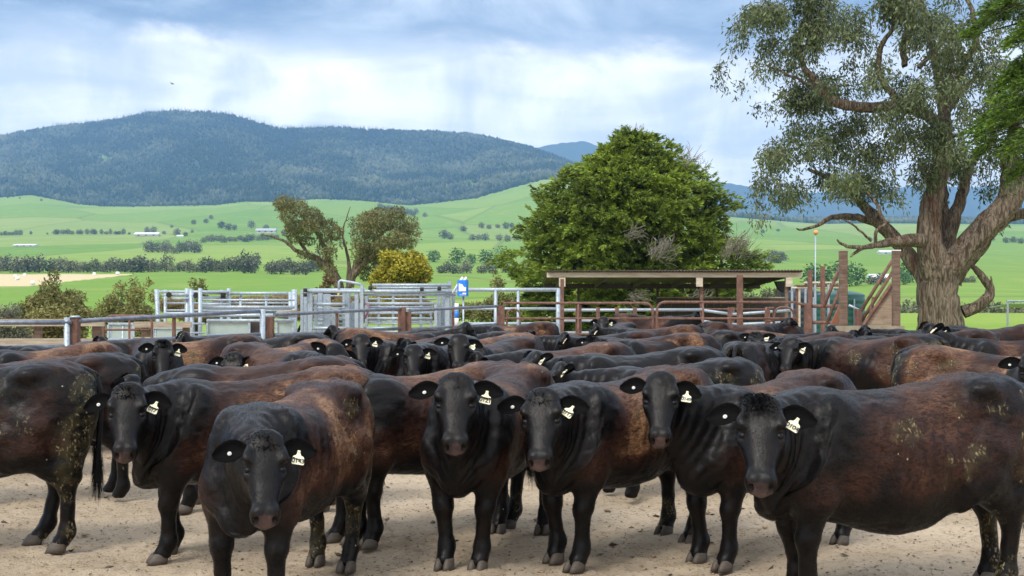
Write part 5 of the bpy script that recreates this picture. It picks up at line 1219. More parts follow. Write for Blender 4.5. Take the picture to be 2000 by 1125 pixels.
def build_base(h):
    V, F = surface_nets(h)
    # one pass of smoothing across edges
    E = np.concatenate([F[:, [0, 1]], F[:, [1, 2]], F[:, [2, 3]], F[:, [3, 0]]])
    for lam in (.5, -.35):
        s = np.zeros_like(V); n = np.zeros(len(V))
        np.add.at(s, E[:, 0], V[E[:, 1]]); np.add.at(n, E[:, 0], 1)
        np.add.at(s, E[:, 1], V[E[:, 0]]); np.add.at(n, E[:, 1], 1)
        V = V + lam * (s / n[:, None] - V)
    # hide relief: neck folds, faint ribs, uneven flesh under the coat
    fn = np.cross(V[F[:, 2]] - V[F[:, 0]], V[F[:, 3]] - V[F[:, 1]]); nv = np.zeros_like(V)
    for k in range(4): np.add.at(nv, F[:, k], fn)
    nv /= np.linalg.norm(nv, axis=1)[:, None] + 1e-12
    x, y, z = V.T; ya = np.abs(y); Pm = np.column_stack([x, y, z])
    tn = ((V - _J[0]) @ _AX) / _AL
    body = sstep(z, .42, .60)
    rel = (fbm(Pm * np.array([7, 9, 7]), 3, 61) - .5) * .030 * body + (fbm(Pm * np.array([20, 26, 20]), 2, 71) - .5) * .009
    neckm = sstep(tn, .12, .35) * (1 - sstep(tn, .85, 1.02)) * sstep(ya, .03, .08)
    wav = fbm(Pm * 3.0, 2, 5)
    rel += neckm * .0042 * np.sin(tn * 46 + (z - 1) * 10 + wav * 6)
    ribm = sstep(x, -.28, -.15) * (1 - sstep(x, .22, .34)) * sstep(z, .66, .80) * (1 - sstep(z, 1.02, 1.12)) * sstep(ya, .15, .24)
    rel += ribm * .0035 * np.sin(x * 84 + (z - .9) * 20)
    rel *= 1 - sstep((V - POLL) @ HU / HK, .02, .12) * sstep(x, 1.0, 1.08) * .8
    V = V + nv * rel[:, None]
    x, y, z = V.T; ya = np.abs(y)
    t = ((V - _J[0]) @ _AX) / _AL
    u = (V - POLL) @ HU / HK; n = (V - POLL) @ HN / HK
    low = sstep(z, .62, .92)
    t = t * (1 - (1 - low) * .6 * (1 - sstep(x, .84, 1.02)))
    w1 = sstep(t, -.02, .34); w2 = sstep(t, .30, .75); w3 = sstep(t, .72, 1.02)
    W = np.stack([1 - w1, w1 * (1 - w2), w1 * w2 * (1 - w3), w1 * w2 * w3], 1)
    # legs: 0..3 = front left, front right, hind left, hind right
    wl = np.zeros((len(V), 4))
    fz = sstep(.80 - z, 0, .45) ** 1.0
    fr = (x > .30) & (x < .80) & (z < .8); hr = (x < -.30) & (z < .9)
    off = sstep(ya, .03, .11)
    zf = np.clip((.78 - z) / .78, 0, 1) * off; zh = np.clip((.86 - z) / .86, 0, 1) * off
    brk = 1 - sstep(x, .68, .76)
    wl[:, 0] = np.where(fr & (y > 0), zf * brk, 0); wl[:, 1] = np.where(fr & (y < 0), zf * brk, 0)
    front_belly = sstep(-x, .30, .45)
    wl[:, 2] = np.where(hr & (y > 0), zh * front_belly, 0); wl[:, 3] = np.where(hr & (y < 0), zh * front_belly, 0)
    fb2 = sstep(x, .36, .48)
    wl[:, 0] *= fb2; wl[:, 1] *= fb2
    # coat masks
    zn = z
    side = sstep(zn, .58, .80)
    brown = side * sstep(x, -.92, -.70) * (1 - sstep(x, .22, .52)) 
    shoulder = np.exp(-(((x - .55) / .22) ** 2 + ((z - .72) / .16) ** 2)) * sstep(ya, .08, .16)
    brown = np.clip(brown + .8 * shoulder * (z > .45), 0, 1)
    muck = np.clip(sstep(-x, .55, .80) * sstep(z, .30, .50) * (1 - sstep(z, 1.18, 1.28)) + .9 * np.exp(-(((x + .30) / .24) ** 2 + ((z - .86) / .14) ** 2)) * sstep(ya, .15, .24) , 0, 1)
    muck = np.maximum(muck, .8 * np.exp(-(((x + .45) / .2) ** 2 + ((z - 1.12) / .1) ** 2)))
    muck = np.maximum(muck, .85 * np.exp(-(((x - .10) / .17) ** 2 + ((z - 1.02) / .11) ** 2)) * (y > 0))
    legm = np.clip(sstep(.62 - z, 0, .2) * (x < -.4), 0, 1)
    muck = np.maximum(muck, .75 * legm)
    ya = ya / HK
    nose = sstep(u, .488, .50) * (1 - sstep(ya + np.clip(-n - .03, 0, 1) * .35, .064, .074)) * sstep(n, -.084, -.076) * (1 - sstep(n, .006, .014))
    nostril = sstep(-((((u - .530) / .045) ** 2 + ((ya - .056) / .019) ** 2 + ((n + .016) / .028) ** 2)), -1.25, -.75)
    return dict(V=V, F=F, W=W, wl=wl, brown=brown, muck=muck, nose=nose, nostril=nostril)

def rotz(a):
    c, s = math.cos(a), math.sin(a); return np.array([[c, -s, 0], [s, c, 0], [0, 0, 1.0]])
def aff(Rm, j):
    M = np.eye(4); M[:3, :3] = Rm; M[:3, 3] = j - Rm @ j; return M

LEGX = [(.60, .167), (.60, -.167), (-.70, .168), (-.70, -.168)]
def head_matrix(yaw, npitch, hpitch, roll, nyaw=None):
    z = dict(V=np.zeros((1, 3)), W=np.array([[1., 0, 0, 0]]), wl=np.zeros((1, 4))); return pose(z, yaw, npitch, hpitch, roll, nyaw=nyaw)[1]
def pose(base, yaw=0., npitch=0., hpitch=0., roll=0., legs=((0, 0),) * 4, fat=1.0, nyaw=None, hs=(0., 0.), belly=0.):
    """bends neck and head (radians; positive pitch lowers the nose) and slides the feet; returns posed vertices, head matrix"""
    V = base['V'].copy()
    if fat != 1.0:
        k = 1 + (fat - 1) * np.exp(-((V[:, 0] + .05) / .5) ** 2)
        V[:, 1] *= k
    if belly: V[:, 2] -= belly * np.exp(-((V[:, 0] + .04) / .44) ** 2) * sstep(.98 - V[:, 2], 0, .45) * (1 - np.clip(base['wl'].sum(1) * 3, 0, 1))
    Sh = np.eye(4); Sh[:3, :3] += hs[0] * np.outer(HU, HU); Sh[1, 1] += hs[1]; Sh[:3, 3] = POLL - Sh[:3, :3] @ POLL   # longer, broader or finer face
    V += base['W'][:, 3:4] * ((V - POLL) @ (Sh[:3, :3] - np.eye(3)).T)
    ya_ = [yaw * .36, yaw * .34, yaw * .30] if nyaw is None else [nyaw * .5, nyaw * .5, yaw - nyaw]; sp = [.55, .45, 0]
    Ms = [np.eye(4)]; M = np.eye(4)
    for i in range(3):
        pit = npitch * sp[i] + (hpitch if i == 2 else 0)
        Rm = rotz(ya_[i]) @ _roty(pit)
        if i == 2:
            c, s = math.cos(roll), math.sin(roll); ax = HU
            K = np.array([[0, -ax[2], ax[1]], [ax[2], 0, -ax[0]], [-ax[1], ax[0], 0]])
            Rm = np.linalg.inv(M[:3, :3]) @ rotz(yaw) @ _roty(npitch + hpitch) @ (np.eye(3) + s * K + (1 - c) * K @ K)   # the head ends up looking exactly where it should
        M = M @ aff(Rm, _J[i]); Ms.append(M)
    Vh = np.column_stack([V, np.ones(len(V))])
    out = np.zeros_like(V)
    for k in range(4): out += base['W'][:, k:k + 1] * (Vh @ Ms[k].T)[:, :3]
    for k in range(4):
        out[:, 0] += base['wl'][:, k] * legs[k][0]; out[:, 1] += base['wl'][:, k] * legs[k][1]
    return out, Ms[3] @ Sh

# ---- coat material: black and rusty brown hair, dried dung on the quarters
def _coat(nt, b):
    rest = attr(nt, 'rest', False)
    oi = N(nt, 'ShaderNodeObjectInfo')
    sepc = N(nt, 'ShaderNodeSeparateColor'); L(nt, oi.outputs['Color'], sepc.inputs[0])
    rnd = N(nt, 'ShaderNodeCombineXYZ')
    L(nt, math_node(nt, 'MULTIPLY', sepc.outputs[2], 37.0), rnd.inputs[0]); L(nt, math_node(nt, 'MULTIPLY', sepc.outputs[2], 11.0), rnd.inputs[2])
    co = vadd(nt, rest, rnd.outputs[0])
    big = noise(nt, co, 1.9, 3, 0.5)
    mid = noise(nt, vmul(nt, co, (1.0, 1.4, 1.4)), 9.0, 4, 0.6, 0.5)
    hair = noise(nt, vmul(nt, co, (6.5, 34.0, 22.0)), 2.2, 4, 0.65, 1.6)
    bm = attr(nt, 'brown')
    v = math_node(nt, 'MULTIPLY', bm, maprange(nt, big, 0.30, 0.62, 0.25, 1.25))
    v = math_node(nt, 'MULTIPLY', v, maprange(nt, mid, 0.25, 0.70, 0.78, 1.06))
    v = math_node(nt, 'MULTIPLY', v, math_node(nt, 'MULTIPLY', sepc.outputs[0], 1.03), True)
    fibre = maprange(nt, hair, 0.35, 0.68)
    black = mixcol(nt, fibre, (0.0012, 0.0012, 0.0014), (0.0060, 0.0054, 0.0053))
    black = mixcol(nt, math_node(nt, 'MULTIPLY', maprange(nt, mid, 0.45, 0.7), 0.6), black, (0.012, 0.006, 0.004))
    deep = mixcol(nt, fibre, (0.013, 0.0052, 0.0036), (0.045, 0.0185, 0.0115))
    rust = mixcol(nt, fibre, (0.026, 0.0115, 0.0068), (0.150, 0.072, 0.040))
    br = mixcol(nt, maprange(nt, v, 0.45, 1.0), deep, rust)
    gold = mixcol(nt, fibre, (0.075, 0.036, 0.018), (0.30, 0.165, 0.085))
    br = mixcol(nt, math_node(nt, 'MULTIPLY', maprange(nt, v, 0.86, 1.0), maprange(nt, noise(nt, co, 3.4, 3, .55), .42, .62)), br, gold)
    col = mixcol(nt, maprange(nt, v, 0.10, 0.5), black, br)
    # dung: clotted crumbs in patches
    pat = noise(nt, vadd(nt, co, (5.2, 1.7, 3.1)), 4.2, 2, 0.5)
    dn = N(nt, 'ShaderNodeTexNoise', inp={'Scale': 16.0, 'Detail': 2}); L(nt, co, dn.inputs['Vector'])
    vo = N(nt, 'ShaderNodeTexVoronoi', feature='F1', inp={'Scale': 62.0, 'Randomness': 1.0}); L(nt, vadd(nt, vmul(nt, co, (1.0, 1.0, 0.55)), vmul(nt, dn.outputs['Color'], (.07, .07, .07))), vo.inputs['Vector'])
    crumb = math_node(nt, 'MULTIPLY', maprange(nt, vo.outputs['Distance'], 0.62, 0.25), maprange(nt, noise(nt, co, 21.0, 3, .6), .42, .58))
    mk = math_node(nt, 'MULTIPLY', attr(nt, 'muck'), sepc.outputs[1])
    m2 = math_node(nt, 'MULTIPLY', maprange(nt, math_node(nt, 'ADD', pat, math_node(nt, 'MULTIPLY', mk, 0.30)), 0.62, 0.78), mk, True)
    film = math_node(nt, 'MULTIPLY', maprange(nt, m2, 0.1, 0.8), maprange(nt, mid, 0.35, 0.65))
    sepv = N(nt, 'ShaderNodeSeparateColor'); L(nt, vo.outputs['Color'], sepv.inputs[0])
    dungc = mixcol(nt, sepv.outputs[0], (0.080, 0.062, 0.026), (0.27, 0.215, 0.120))
    col = mixcol(nt, math_node(nt, 'MULTIPLY', film, 0.62), col, (0.050, 0.042, 0.017))
    cm = math_node(nt, 'MULTIPLY', math_node(nt, 'MULTIPLY', crumb, maprange(nt, m2, 0.12, 0.6)), maprange(nt, sepv.outputs[1], 0.35, 0.6))
    col = mixcol(nt, cm, col, dungc)
    # stray chaff all over
    vs2 = N(nt, 'ShaderNodeTexVoronoi', feature='F1', inp={'Scale': 20.0}); L(nt, vadd(nt, co, (2, 3, 9)), vs2.inputs['Vector'])
    sp2 = N(nt, 'ShaderNodeSeparateColor'); L(nt, vs2.outputs['Color'], sp2.inputs[0])
    ch = math_node(nt, 'MULTIPLY', maprange(nt, vs2.outputs['Distance'], 0.13, 0.07), math_node(nt, 'GREATER_THAN', sp2.outputs[0], 0.955))
    ch = math_node(nt, 'MULTIPLY', ch, math_node(nt, 'GREATER_THAN', mk, 0.08))
    col = mixcol(nt, ch, col, (0.34, 0.29, 0.20))
    # nose
    ns = attr(nt, 'nose')
    nosec = mixcol(nt, maprange(nt, mid, 0.3, 0.7), (0.026, 0.018, 0.017), (0.085, 0.052, 0.046))
    col = mixcol(nt, ns, col, nosec)
    col = mixcol(nt, attr(nt, 'nostril'), col, (0.003, 0.002, 0.002))
    L(nt, col, b.inputs['Base Color'])
    ro = math_node(nt, 'ADD', math_node(nt, 'MULTIPLY', fibre, 0.12), 0.30)
    ro = math_node(nt, 'ADD', ro, math_node(nt, 'MULTIPLY', math_node(nt, 'MAXIMUM', cm, v), 0.18))
    ro = math_node(nt, 'SUBTRACT', ro, math_node(nt, 'MULTIPLY', ns, 0.2))
    L(nt, ro, b.inputs['Roughness'])
    b.inputs['Specular IOR Level'].default_value = 0.18
    b.inputs['Sheen Weight'].default_value = 0.0; b.inputs['Sheen Roughness'].default_value = 0.5
    b.inputs['Sheen Tint'].default_value = (0.8, 0.85, 1, 1)
    hgt = math_node(nt, 'ADD', math_node(nt, 'MULTIPLY', hair, 0.5), math_node(nt, 'MULTIPLY', cm, 1.2))
    hgt = math_node(nt, 'ADD', hgt, math_node(nt, 'MULTIPLY', mid, 0.8))
    bump(nt, b, hgt, 0.42, 0.010)
M_COAT = mat('coat_hair', _coat)
M_STRAND = mat('coat_strands', _coat)
M_STRAND.node_tree.nodes['Principled BSDF'].inputs['Specular IOR Level'].default_value = .05
def _ear(nt, b):
    co = objco(nt)
    hz = noise(nt, vmul(nt, co, (30, 30, 90)), 3.0, 3)
    L(nt, mixcol(nt, hz, (0.001, 0.001, 0.0012), (0.006, 0.0054, 0.0052)), b.inputs['Base Color'])
    bump(nt, b, hz, 0.6, 0.004)
M_EAR = mat('ear_hair', _ear, rough=.7, spec=.07)
def _tagm(nt, b):
    z = N(nt, 'ShaderNodeSeparateXYZ'); L(nt, objco(nt), z.inputs[0])
    n = noise(nt, objco(nt), 60.0, 3)
    L(nt, mixcol(nt, math_node(nt, 'MULTIPLY', maprange(nt, n, .5, .75), .5), (0.74, 0.69, 0.48), (0.46, 0.40, 0.25)), b.inputs['Base Color'])
M_TAG = mat('tag_plastic', _tagm, rough=.45)
M_BUTTON = mat('button_plastic', None, (0.60, 0.59, 0.54), .5)
M_INK = mat('tag_ink', None, (0.02, 0.02, 0.02), .6)
M_EYE = mat('eye_gloss', None, (0.005, 0.0035, 0.003), .34, 0, .2)
def _hoof(nt, b):
    n = noise(nt, vmul(nt, objco(nt), (1, 1, 5)), 22.0, 4)
    L(nt, mixcol(nt, n, (0.030, 0.024, 0.019), (0.12, 0.095, 0.07)), b.inputs['Base Color'])
M_HOOF = mat('hoof_horn', _hoof, rough=.6)
M_TAIL = mat('tail_hair', _ear, rough=.6, spec=.25)

# ---- small shared meshes
def ear_mesh(sign):
    ns, nw = 13, 9; V = []; L_ = .205
    def shell(off):
        for i in range(ns):
            s = i / (ns - 1)
            hw = .024 + .052 * math.sin(math.pi * min(1, s * 1.02) ** 0.92) if s < .999 else .012
            hw *= (1 - max(0, s - .80) ** 2 * 6)
            cup = .052 * (1 - s) ** .6 * (.45 + s) + .008
            for j in range(nw):
                q = -1 + 2 * j / (nw - 1)
                V.append((s * L_, cup * (1 - q * q) - .020 + off * (1 - .75 * q * q) + .016 * s * s, hw * q * (1 if q > 0 else .92) - .020 * s + .008))
    shell(0); shell(.013)
    F = []; m = ns * nw
    for i in range(ns - 1):
        for j in range(nw - 1):
            a = i * nw + j; F.append((a, a + nw, a + nw + 1, a + 1)); F.append((m + a, m + a + 1, m + a + nw + 1, m + a + nw))
    for i in range(ns - 1):
        a = i * nw; F.append((a, m + a, m + a + nw, a + nw)); a = i * nw + nw - 1; F.append((a, a + nw, m + a + nw, m + a))
    for j in range(nw - 1):
        a = (ns - 1) * nw + j; F.append((a, m + a, m + a + 1, a + 1))
    rr = random.Random(3)
    for k in range(520):                         # fringe and inner hair
        s = rr.uniform(.10, .995); q = rr.choice((-1, 1)) * rr.uniform(.80, 1.0)
        i = int(s * (ns - 1)); j = 0 if q < 0 else nw - 1; fr_ = s * (ns - 1) - i
        p = Vector(V[i * nw + j]).lerp(Vector(V[(i + 1) * nw + j]), fr_).lerp(Vector(V[i * nw + nw // 2]), 1 - abs(q)); ln = rr.uniform(.004, .013)
        d = Vector((rr.uniform(.2, 1.0), rr.uniform(-.7, .2), q * rr.uniform(.2, .9))).normalized()
        sd_ = d.cross(Vector((0, 1, 0))).normalized() * .0013
        b0 = len(V); V += [tuple(p - sd_), tuple(p + sd_), tuple(p + d * ln)]; F.append((b0, b0 + 1, b0 + 2))
    V = [(x * sign, y, z) for x, y, z in V]
    if sign < 0: F = [tuple(reversed(f)) for f in F]
    me = bpy.data.meshes.new('ear'); me.from_pydata(V, [], F); me.polygons.foreach_set('use_smooth', [True] * len(F)); me.materials.append(M_EAR); me.update()
    return me
def tag_mesh():
    prof = [(-.010, 0), (.010, 0), (.012, -.024), (.018, -.040), (.036, -.050), (.041, -.060), (.045, -.108), (.038, -.116), (-.038, -.116), (-.045, -.108), (-.041, -.060), (-.036, -.050), (-.018, -.040), (-.012, -.024)]
    mb = MB(); mb.prism([(x, -.002 + .10 * z * z, z) for x, z in prof], (0, .0028, 0))
    mb.tube([(0, -.009, -.012), (0, .006, -.012)], .008, 10)
    return mb.mesh('ear_tag', M_TAG)
def disc_mesh():
    mb = MB(); mb.tube([(0, -.004, 0), (0, -.007, 0), (0, -.0085, 0)], [.0135, .0125, .009], 16); mb.tube([(0, -.013, 0), (0, .012, 0)], .005, 10)
    return mb.mesh('button_tag', M_BUTTON)
def hoof_mesh():
    mb = MB()
    for sy in (-1, 1):                            # two claws with a cleft between
        rings = []
        for z, sc, fx in ((0, 1.0, .020), (.03, .96, .010), (.062, .80, 0.0), (.074, .62, -.004)):
            ring = []
            for k in range(12):
                t = 2 * math.pi * k / 12
                ex = .068 * math.cos(t) * (1.12 if math.cos(t) > 0 else .85); ey = .033 * math.sin(t)
                ring.append((ex * sc + fx + .008, sy * .034 + ey * sc - sy * .004 * max(0, math.cos(t)), z))
            rings.append(ring)
        b0 = len(mb.V)
        for r_ in rings: mb.V += r_
        for i in range(3):
            for k in range(12): mb.F.append((b0 + i * 12 + k, b0 + i * 12 + (k + 1) % 12, b0 + (i + 1) * 12 + (k + 1) % 12, b0 + (i + 1) * 12 + k))
        mb.F.append(tuple(b0 + 36 + k for k in range(12))); mb.F.append(tuple(b0 + 11 - k for k in range(12)))
    return mb.mesh('hoof', M_HOOF, True)
def tail_mesh():
    mb = MB()
    pts = [(-.86, 0, 1.22), (-.915, 0, 1.17), (-.945, 0, 1.05), (-.945, .005, .85), (-.935, .012, .68), (-.925, .02, .58)]
    mb.tube(pts, [.034, .032, .026, .021, .019, .018], 8)
    rr = random.Random(5)
    for k in range(420):
        t = rr.random() ** .7; z0_ = .74 - .26 * t; ln = rr.uniform(.10, .24)
        a = rr.uniform(0, 6.28); rad = .016 + .022 * rr.random()
        p = Vector((-.93 + rad * math.cos(a), .012 + rad * math.sin(a), z0_)); q = p + Vector((rr.uniform(-.03, .03), rr.uniform(-.03, .03), -ln))
        s_ = Vector((math.sin(a), -math.cos(a), 0)) * .0028
        b0 = len(mb.V); mb.V += [tuple(p - s_), tuple(p + s_), tuple(q)]; mb.F.append((b0, b0 + 1, b0 + 2))
    return mb.mesh('tail', M_TAIL, True)
def tuft_mesh():
    """short curly hair on the poll, in head coordinates (u, y, n)"""
    rr = random.Random(9); V = []; F = []
    for k in range(620):
        y = rr.gauss(0, .05); u = rr.uniform(-.04, .09)
        if abs(y) > .1: continue
        n = .056 - y * y * 3.0 - max(0, -u) * .55 - .006
        p = headpt(u, y, n)
        d = HU * rr.uniform(-.1, 1.0) + HN * rr.uniform(.25, .7) + np.array([0, y * 5 + rr.uniform(-.5, .5), 0]); d = d / np.linalg.norm(d)
        ln = rr.uniform(.012, .034); s_ = np.cross(d, HN); s_ = s_ / (np.linalg.norm(s_) + 1e-6) * .0013
        b0 = len(V); V += [p - s_, p + s_, p + d * ln * .6 + s_ * .6, p + d * ln + HU * .008]; F.append((b0, b0 + 1, b0 + 2, b0 + 3))
    return mesh_np('poll_tuft', np.array(V), np.array(F), M_EAR)

HEADF = np.eye(4); HEADF[:3, 0] = (0, 1, 0); HEADF[:3, 1] = -HN; HEADF[:3, 2] = -HU   # ear frame: X to the animal's left, Y backwards, Z up the head
def headframe(u, y, n):
    M = HEADF.copy(); M[:3, 3] = headpt(u, y, n); return M
def rot4(ax, a): return np.array(Matrix.Rotation(a, 4, ax))
_text_cache = {}
def text_mesh(s, size=.049):
    if s in _text_cache: return _text_cache[s]
    cu = bpy.data.curves.new('number', 'FONT'); cu.body = s; cu.size = size; cu.align_x = 'CENTER'; cu.offset = .0010
    cu.space_character = .92; cu.resolution_u = 3
    o = bpy.data.objects.new('number', cu); COL.objects.link(o)
    bpy.context.view_layer.update()
    me = bpy.data.meshes.new_from_object(o.evaluated_get(bpy.context.evaluated_depsgraph_get()))
    me.name = 'tag_number'; me.materials.clear(); me.materials.append(M_INK)
    bpy.data.objects.remove(o, do_unlink=True)
    _text_cache[s] = me; return me

BASES = {}
def get_base(h):
    if h not in BASES: BASES[h] = build_base(h)
    return BASES[h]
EAR_L, EAR_R, TAGM, DISC = ear_mesh(1), ear_mesh(-1), tag_mesh(), disc_mesh()
EYE, HOOF, TAIL, TUFT = uv_ball('eye', .025, .025, .022, M_EYE), hoof_mesh(), tail_mesh(), tuft_mesh()

def make_cow(label, heading, anchor, px, Y, look=None, npitch=0., hpitch=0., roll=0., size=1.0, brown=.8, muck=.5, seed=0, h=.024,
             legs=None, number=None, py=None, face=4., hy=None, nyaw=None, belly=0., hair=0, near=False, fat=1.0, tag=True, group='black and brown cattle crowded in the yard', ear_up=(0, 0), tail_swing=0.0):
    """anchor 'poll' | 'hip' | 'pin' | 'withers' stands over photograph column px at distance Y; headings in degrees (0 right, 90 away, 180 left, 270 to the camera)"""
    base = get_base(h); rr = random.Random(1000 + seed)
    if look is None: yaw = R(rr.uniform(-12, 12))
    else: yaw = R((look - heading + 180) % 360 - 180)
    if legs is None:
        legs = tuple((rr.uniform(-.10, .10), rr.uniform(-.02, .02)) for _ in range(4))
    if nyaw is not None: nyaw = R(nyaw)
    if not near: roll += rr.uniform(-5, 5); face += rr.uniform(-8, 6)
    sc = CS * size
    if hy is not None:                          # stand as tall as the hip shows
        size = min(1.12, max(.9, zat(hy, Y) / (1.297 * CS))); sc = CS * size
    hd = R(heading)
    AN = {'hip': np.array([-.55, 0, 1.29]), 'pin': np.array([-.90, 0, 1.15]), 'withers': np.array([.46, 0, 1.2]), 'mid': np.array([0, 0, 1.22])}
    if py is not None:                          # carry the poll as high as it shows
        lo_, hi_ = -35., 66.
        for _ in range(24):
            npitch = (lo_ + hi_) / 2
            p_ = (head_matrix(yaw, R(npitch), R(face - npitch), R(roll), nyaw) @ np.append(headpt(0, 0, .035), 1))[:3] * sc
            Yp = Y if anchor == 'poll' else Y + (rotz(hd) @ (p_ - AN[anchor] * sc))[1]
            if p_[2] > min(zat(py, Yp), 1.72): lo_ = npitch
            else: hi_ = npitch
        hpitch = face - npitch
    V, MH = pose(base, yaw, R(npitch), R(hpitch), R(roll), legs, fat, nyaw, (rr.uniform(-.06, .05), rr.uniform(-.07, .06)), belly)
    Vp = V * sc
    A = ((MH @ np.append(headpt(.0, 0, .03), 1))[:3] if anchor == 'poll' else AN[anchor]) * sc
    Ar = rotz(hd) @ A
    loc = Vector(((px - 1000) * Y / FPX - Ar[0], Y - Ar[1], 0))
    me = mesh_np('cow_body', Vp, base['F'], M_COAT, True, dict(rest=base['V'], brown=base['brown'], muck=base['muck'], nose=base['nose'], nostril=base['nostril']))
    o = link('cow', me, loc=loc, rotz=hd, label=label, category='cow', group=group)
    o['_seed'] = seed; o['_poll'] = list(map(float, (rotz(hd) @ ((MH @ np.append(headpt(0, 0, .035), 1))[:3] * sc)) + np.array(loc)))
    o.color = (brown, muck, (seed * .37 + .11) % 1.0, 1)
    S4 = np.diag([sc, sc, sc, 1.0])
    def part(name, data, M, parent=o):
        c = link(name, data, parent); c.matrix_local = Matrix((S4 @ M).tolist()); c.color = o.color; return c
    jl, jr = rr.uniform(-13, 11), rr.uniform(-13, 11)
    
    for sgn, em, j in ((1, EAR_L, jl + ear_up[0]), (-1, EAR_R, jr + ear_up[1])):
        M = MH @ headframe(.062, sgn * .112, -.030) @ rot4('Y', R(-sgn * (j - 3))) @ rot4('Z', R(sgn * rr.uniform(-4, 14))) @ np.diag([.90, .93, .90, 1])
        part('ear', em, M)
        if sgn > 0 and tag:
            T = np.eye(4); T[:3, 3] = (.098, -.006, -.004)
            Mt = M @ T @ rot4('Y', R(j + rr.uniform(4, 32))) @ rot4('X', R(rr.uniform(-12, 6))) @ np.diag([.86, .9, .86, 1])
            tg = part('ear_tag', TAGM, Mt)
            if number:
                tn = link('tag_number', text_mesh(number), tg)
                tn.matrix_local = Matrix.Translation((0, -.0042, -.104)) @ Matrix.Rotation(R(90), 4, 'X')
        elif tag:
            T = np.eye(4); T[:3, 3] = (-.10, .018, .0); part('button_tag', DISC, M @ T)
    for sgn in (1, -1):
        T = np.eye(4); T[:3, 3] = headpt(.205, sgn * .103, -.008); part('eye', EYE, MH @ T @ np.diag([.9, .9, .9, 1]))
    part('poll_tuft', TUFT, MH)['kind'] = 'stuff'
    if near:
        for k, (lx, ly) in enumerate(LEGX):
            T = np.eye(4); T[:3, 3] = (lx + legs[k][0] + (.015 if k < 2 else .02), ly + legs[k][1], 0.0)
            part('hoof', HOOF, T)
    part('tail', TAIL, np.eye(4))
    if hair:
        add_hair(o, base, V, sc, hair, seed)
    return o

def add_hair(o, base, V, sc, n, seed):
    rg = np.random.default_rng(seed)
    F = base['F']; P = V[F]; nrm = np.cross(P[:, 2] - P[:, 0], P[:, 3] - P[:, 1]); ar = np.linalg.norm(nrm, axis=1); nrm = nrm / (ar[:, None] + 1e-12)
    rest = base['V']; fr = rest[F].mean(1)
    u = (fr - POLL) @ HU
    wgt = ar * np.where((u > .40) & (fr[:, 0] > 1.0), .0, 1.0) * (fr[:, 2] > .10)
    idx = rg.choice(len(F), n, p=wgt / wgt.sum())
    a, b = rg.random((2, n)); 
    Q = P[idx]; root = (Q[:, 0] * (1 - a[:, None]) + Q[:, 1] * a[:, None]) * (1 - b[:, None]) + (Q[:, 3] * (1 - a[:, None]) + Q[:, 2] * a[:, None]) * b[:, None]
    nn = nrm[idx]
    flow = np.tile(np.array([-.8, 0, -.6]), (n, 1)) + rg.normal(0, .35, (n, 3)); flow -= (flow * nn).sum(1)[:, None] * nn
    flow /= np.linalg.norm(flow, axis=1)[:, None] + 1e-9
    d = flow + nn * rg.uniform(.18, .55, n)[:, None]; d /= np.linalg.norm(d, axis=1)[:, None]
    s = np.cross(d, nn); s /= np.linalg.norm(s, axis=1)[:, None] + 1e-9
    hd_ = ((u > -.04) & (fr[:, 0] > 1.0))[idx]
    ln = (rg.uniform(.006, .017, n) * np.where(hd_, .6, 1.0))[:, None]
    v0 = root - s * .0011; v1 = root + s * .0011; v2 = root + d * ln
    VV = np.stack([v0, v1, v2], 1).reshape(-1, 3) * sc
    vi = F[idx, 0]; rep = np.repeat(vi, 3)
    me = mesh_np('body_hair', VV, np.arange(3 * n).reshape(-1, 3), M_STRAND, False, dict(rest=np.repeat(fr[idx], 3, 0), brown=base['brown'][rep], muck=base['muck'][rep], nose=np.zeros(3 * n), nostril=np.zeros(3 * n)))
    c = link('body_hair', me, o); c.color = o.color; c['kind'] = 'stuff'
# ================================================================== the herd
HI, LO = .0135, .025
NEAR = dict(h=HI, near=True)
C = make_cow
# ---- front rank
C('cow cut off by the left edge, dung crusted rump turned to us', 197, 'pin', 183, 9.2, npitch=5, brown=.5, muck=.95, hy=706, seed=1, belly=0.05, hair=26000, legs=((0, 0), (0, 0), (-.02, .0), (.16, .02)), size=1.03, **NEAR)
C('black faced cow with tag 017 looking out from the left', 206, 'poll', 250, 8.15, look=284, brown=.78, muck=0.65, py=757, seed=2, belly=0.02, number='017', hair=26000, legs=((.06, -.02), (-.06, .02), (0, 0), (0, 0)), **NEAR)
C('brown cow standing nearest with its head lowered, tag 0143', 257, 'hip', 636, 8.3, look=283, nyaw=38, roll=-3, brown=1.0, muck=1, py=852, seed=3, belly=0.05, number='0143', hair=32000, legs=((.08, .02), (.0, -.02), (.05, -.04), (-.08, .02)), fat=.98, size=.97, **NEAR)
C('cow facing us squarely in the middle of the front row', 252, 'poll', 890, 7.85, look=272, brown=.75, muck=0.6, py=738, seed=4, number='0121', hair=28000, legs=((.02, -.06), (.05, .05), (.0, 0), (.1, 0)), fat=.97, **NEAR)
C('cow with tag 0117 tilting its head right of the middle one', 226, 'poll', 1058, 7.9, look=264, roll=4, brown=.86, muck=0.95, py=768, seed=5, belly=0.03, number='0117', hair=28000, legs=((.04, -.04), (-.05, .03), (.12, 0), (-.04, 0)), **NEAR)
C('tall black headed cow with tag 0149 behind the rightmost', 221, 'hip', 1585, 9.3, look=262, nyaw=-14, brown=.68, muck=0.55, py=735, seed=6, belly=0.05, number='0149', hair=28000, legs=((.04, -.03), (-.02, .03), (.0, 0), (.1, 0)), size=.98, **NEAR)
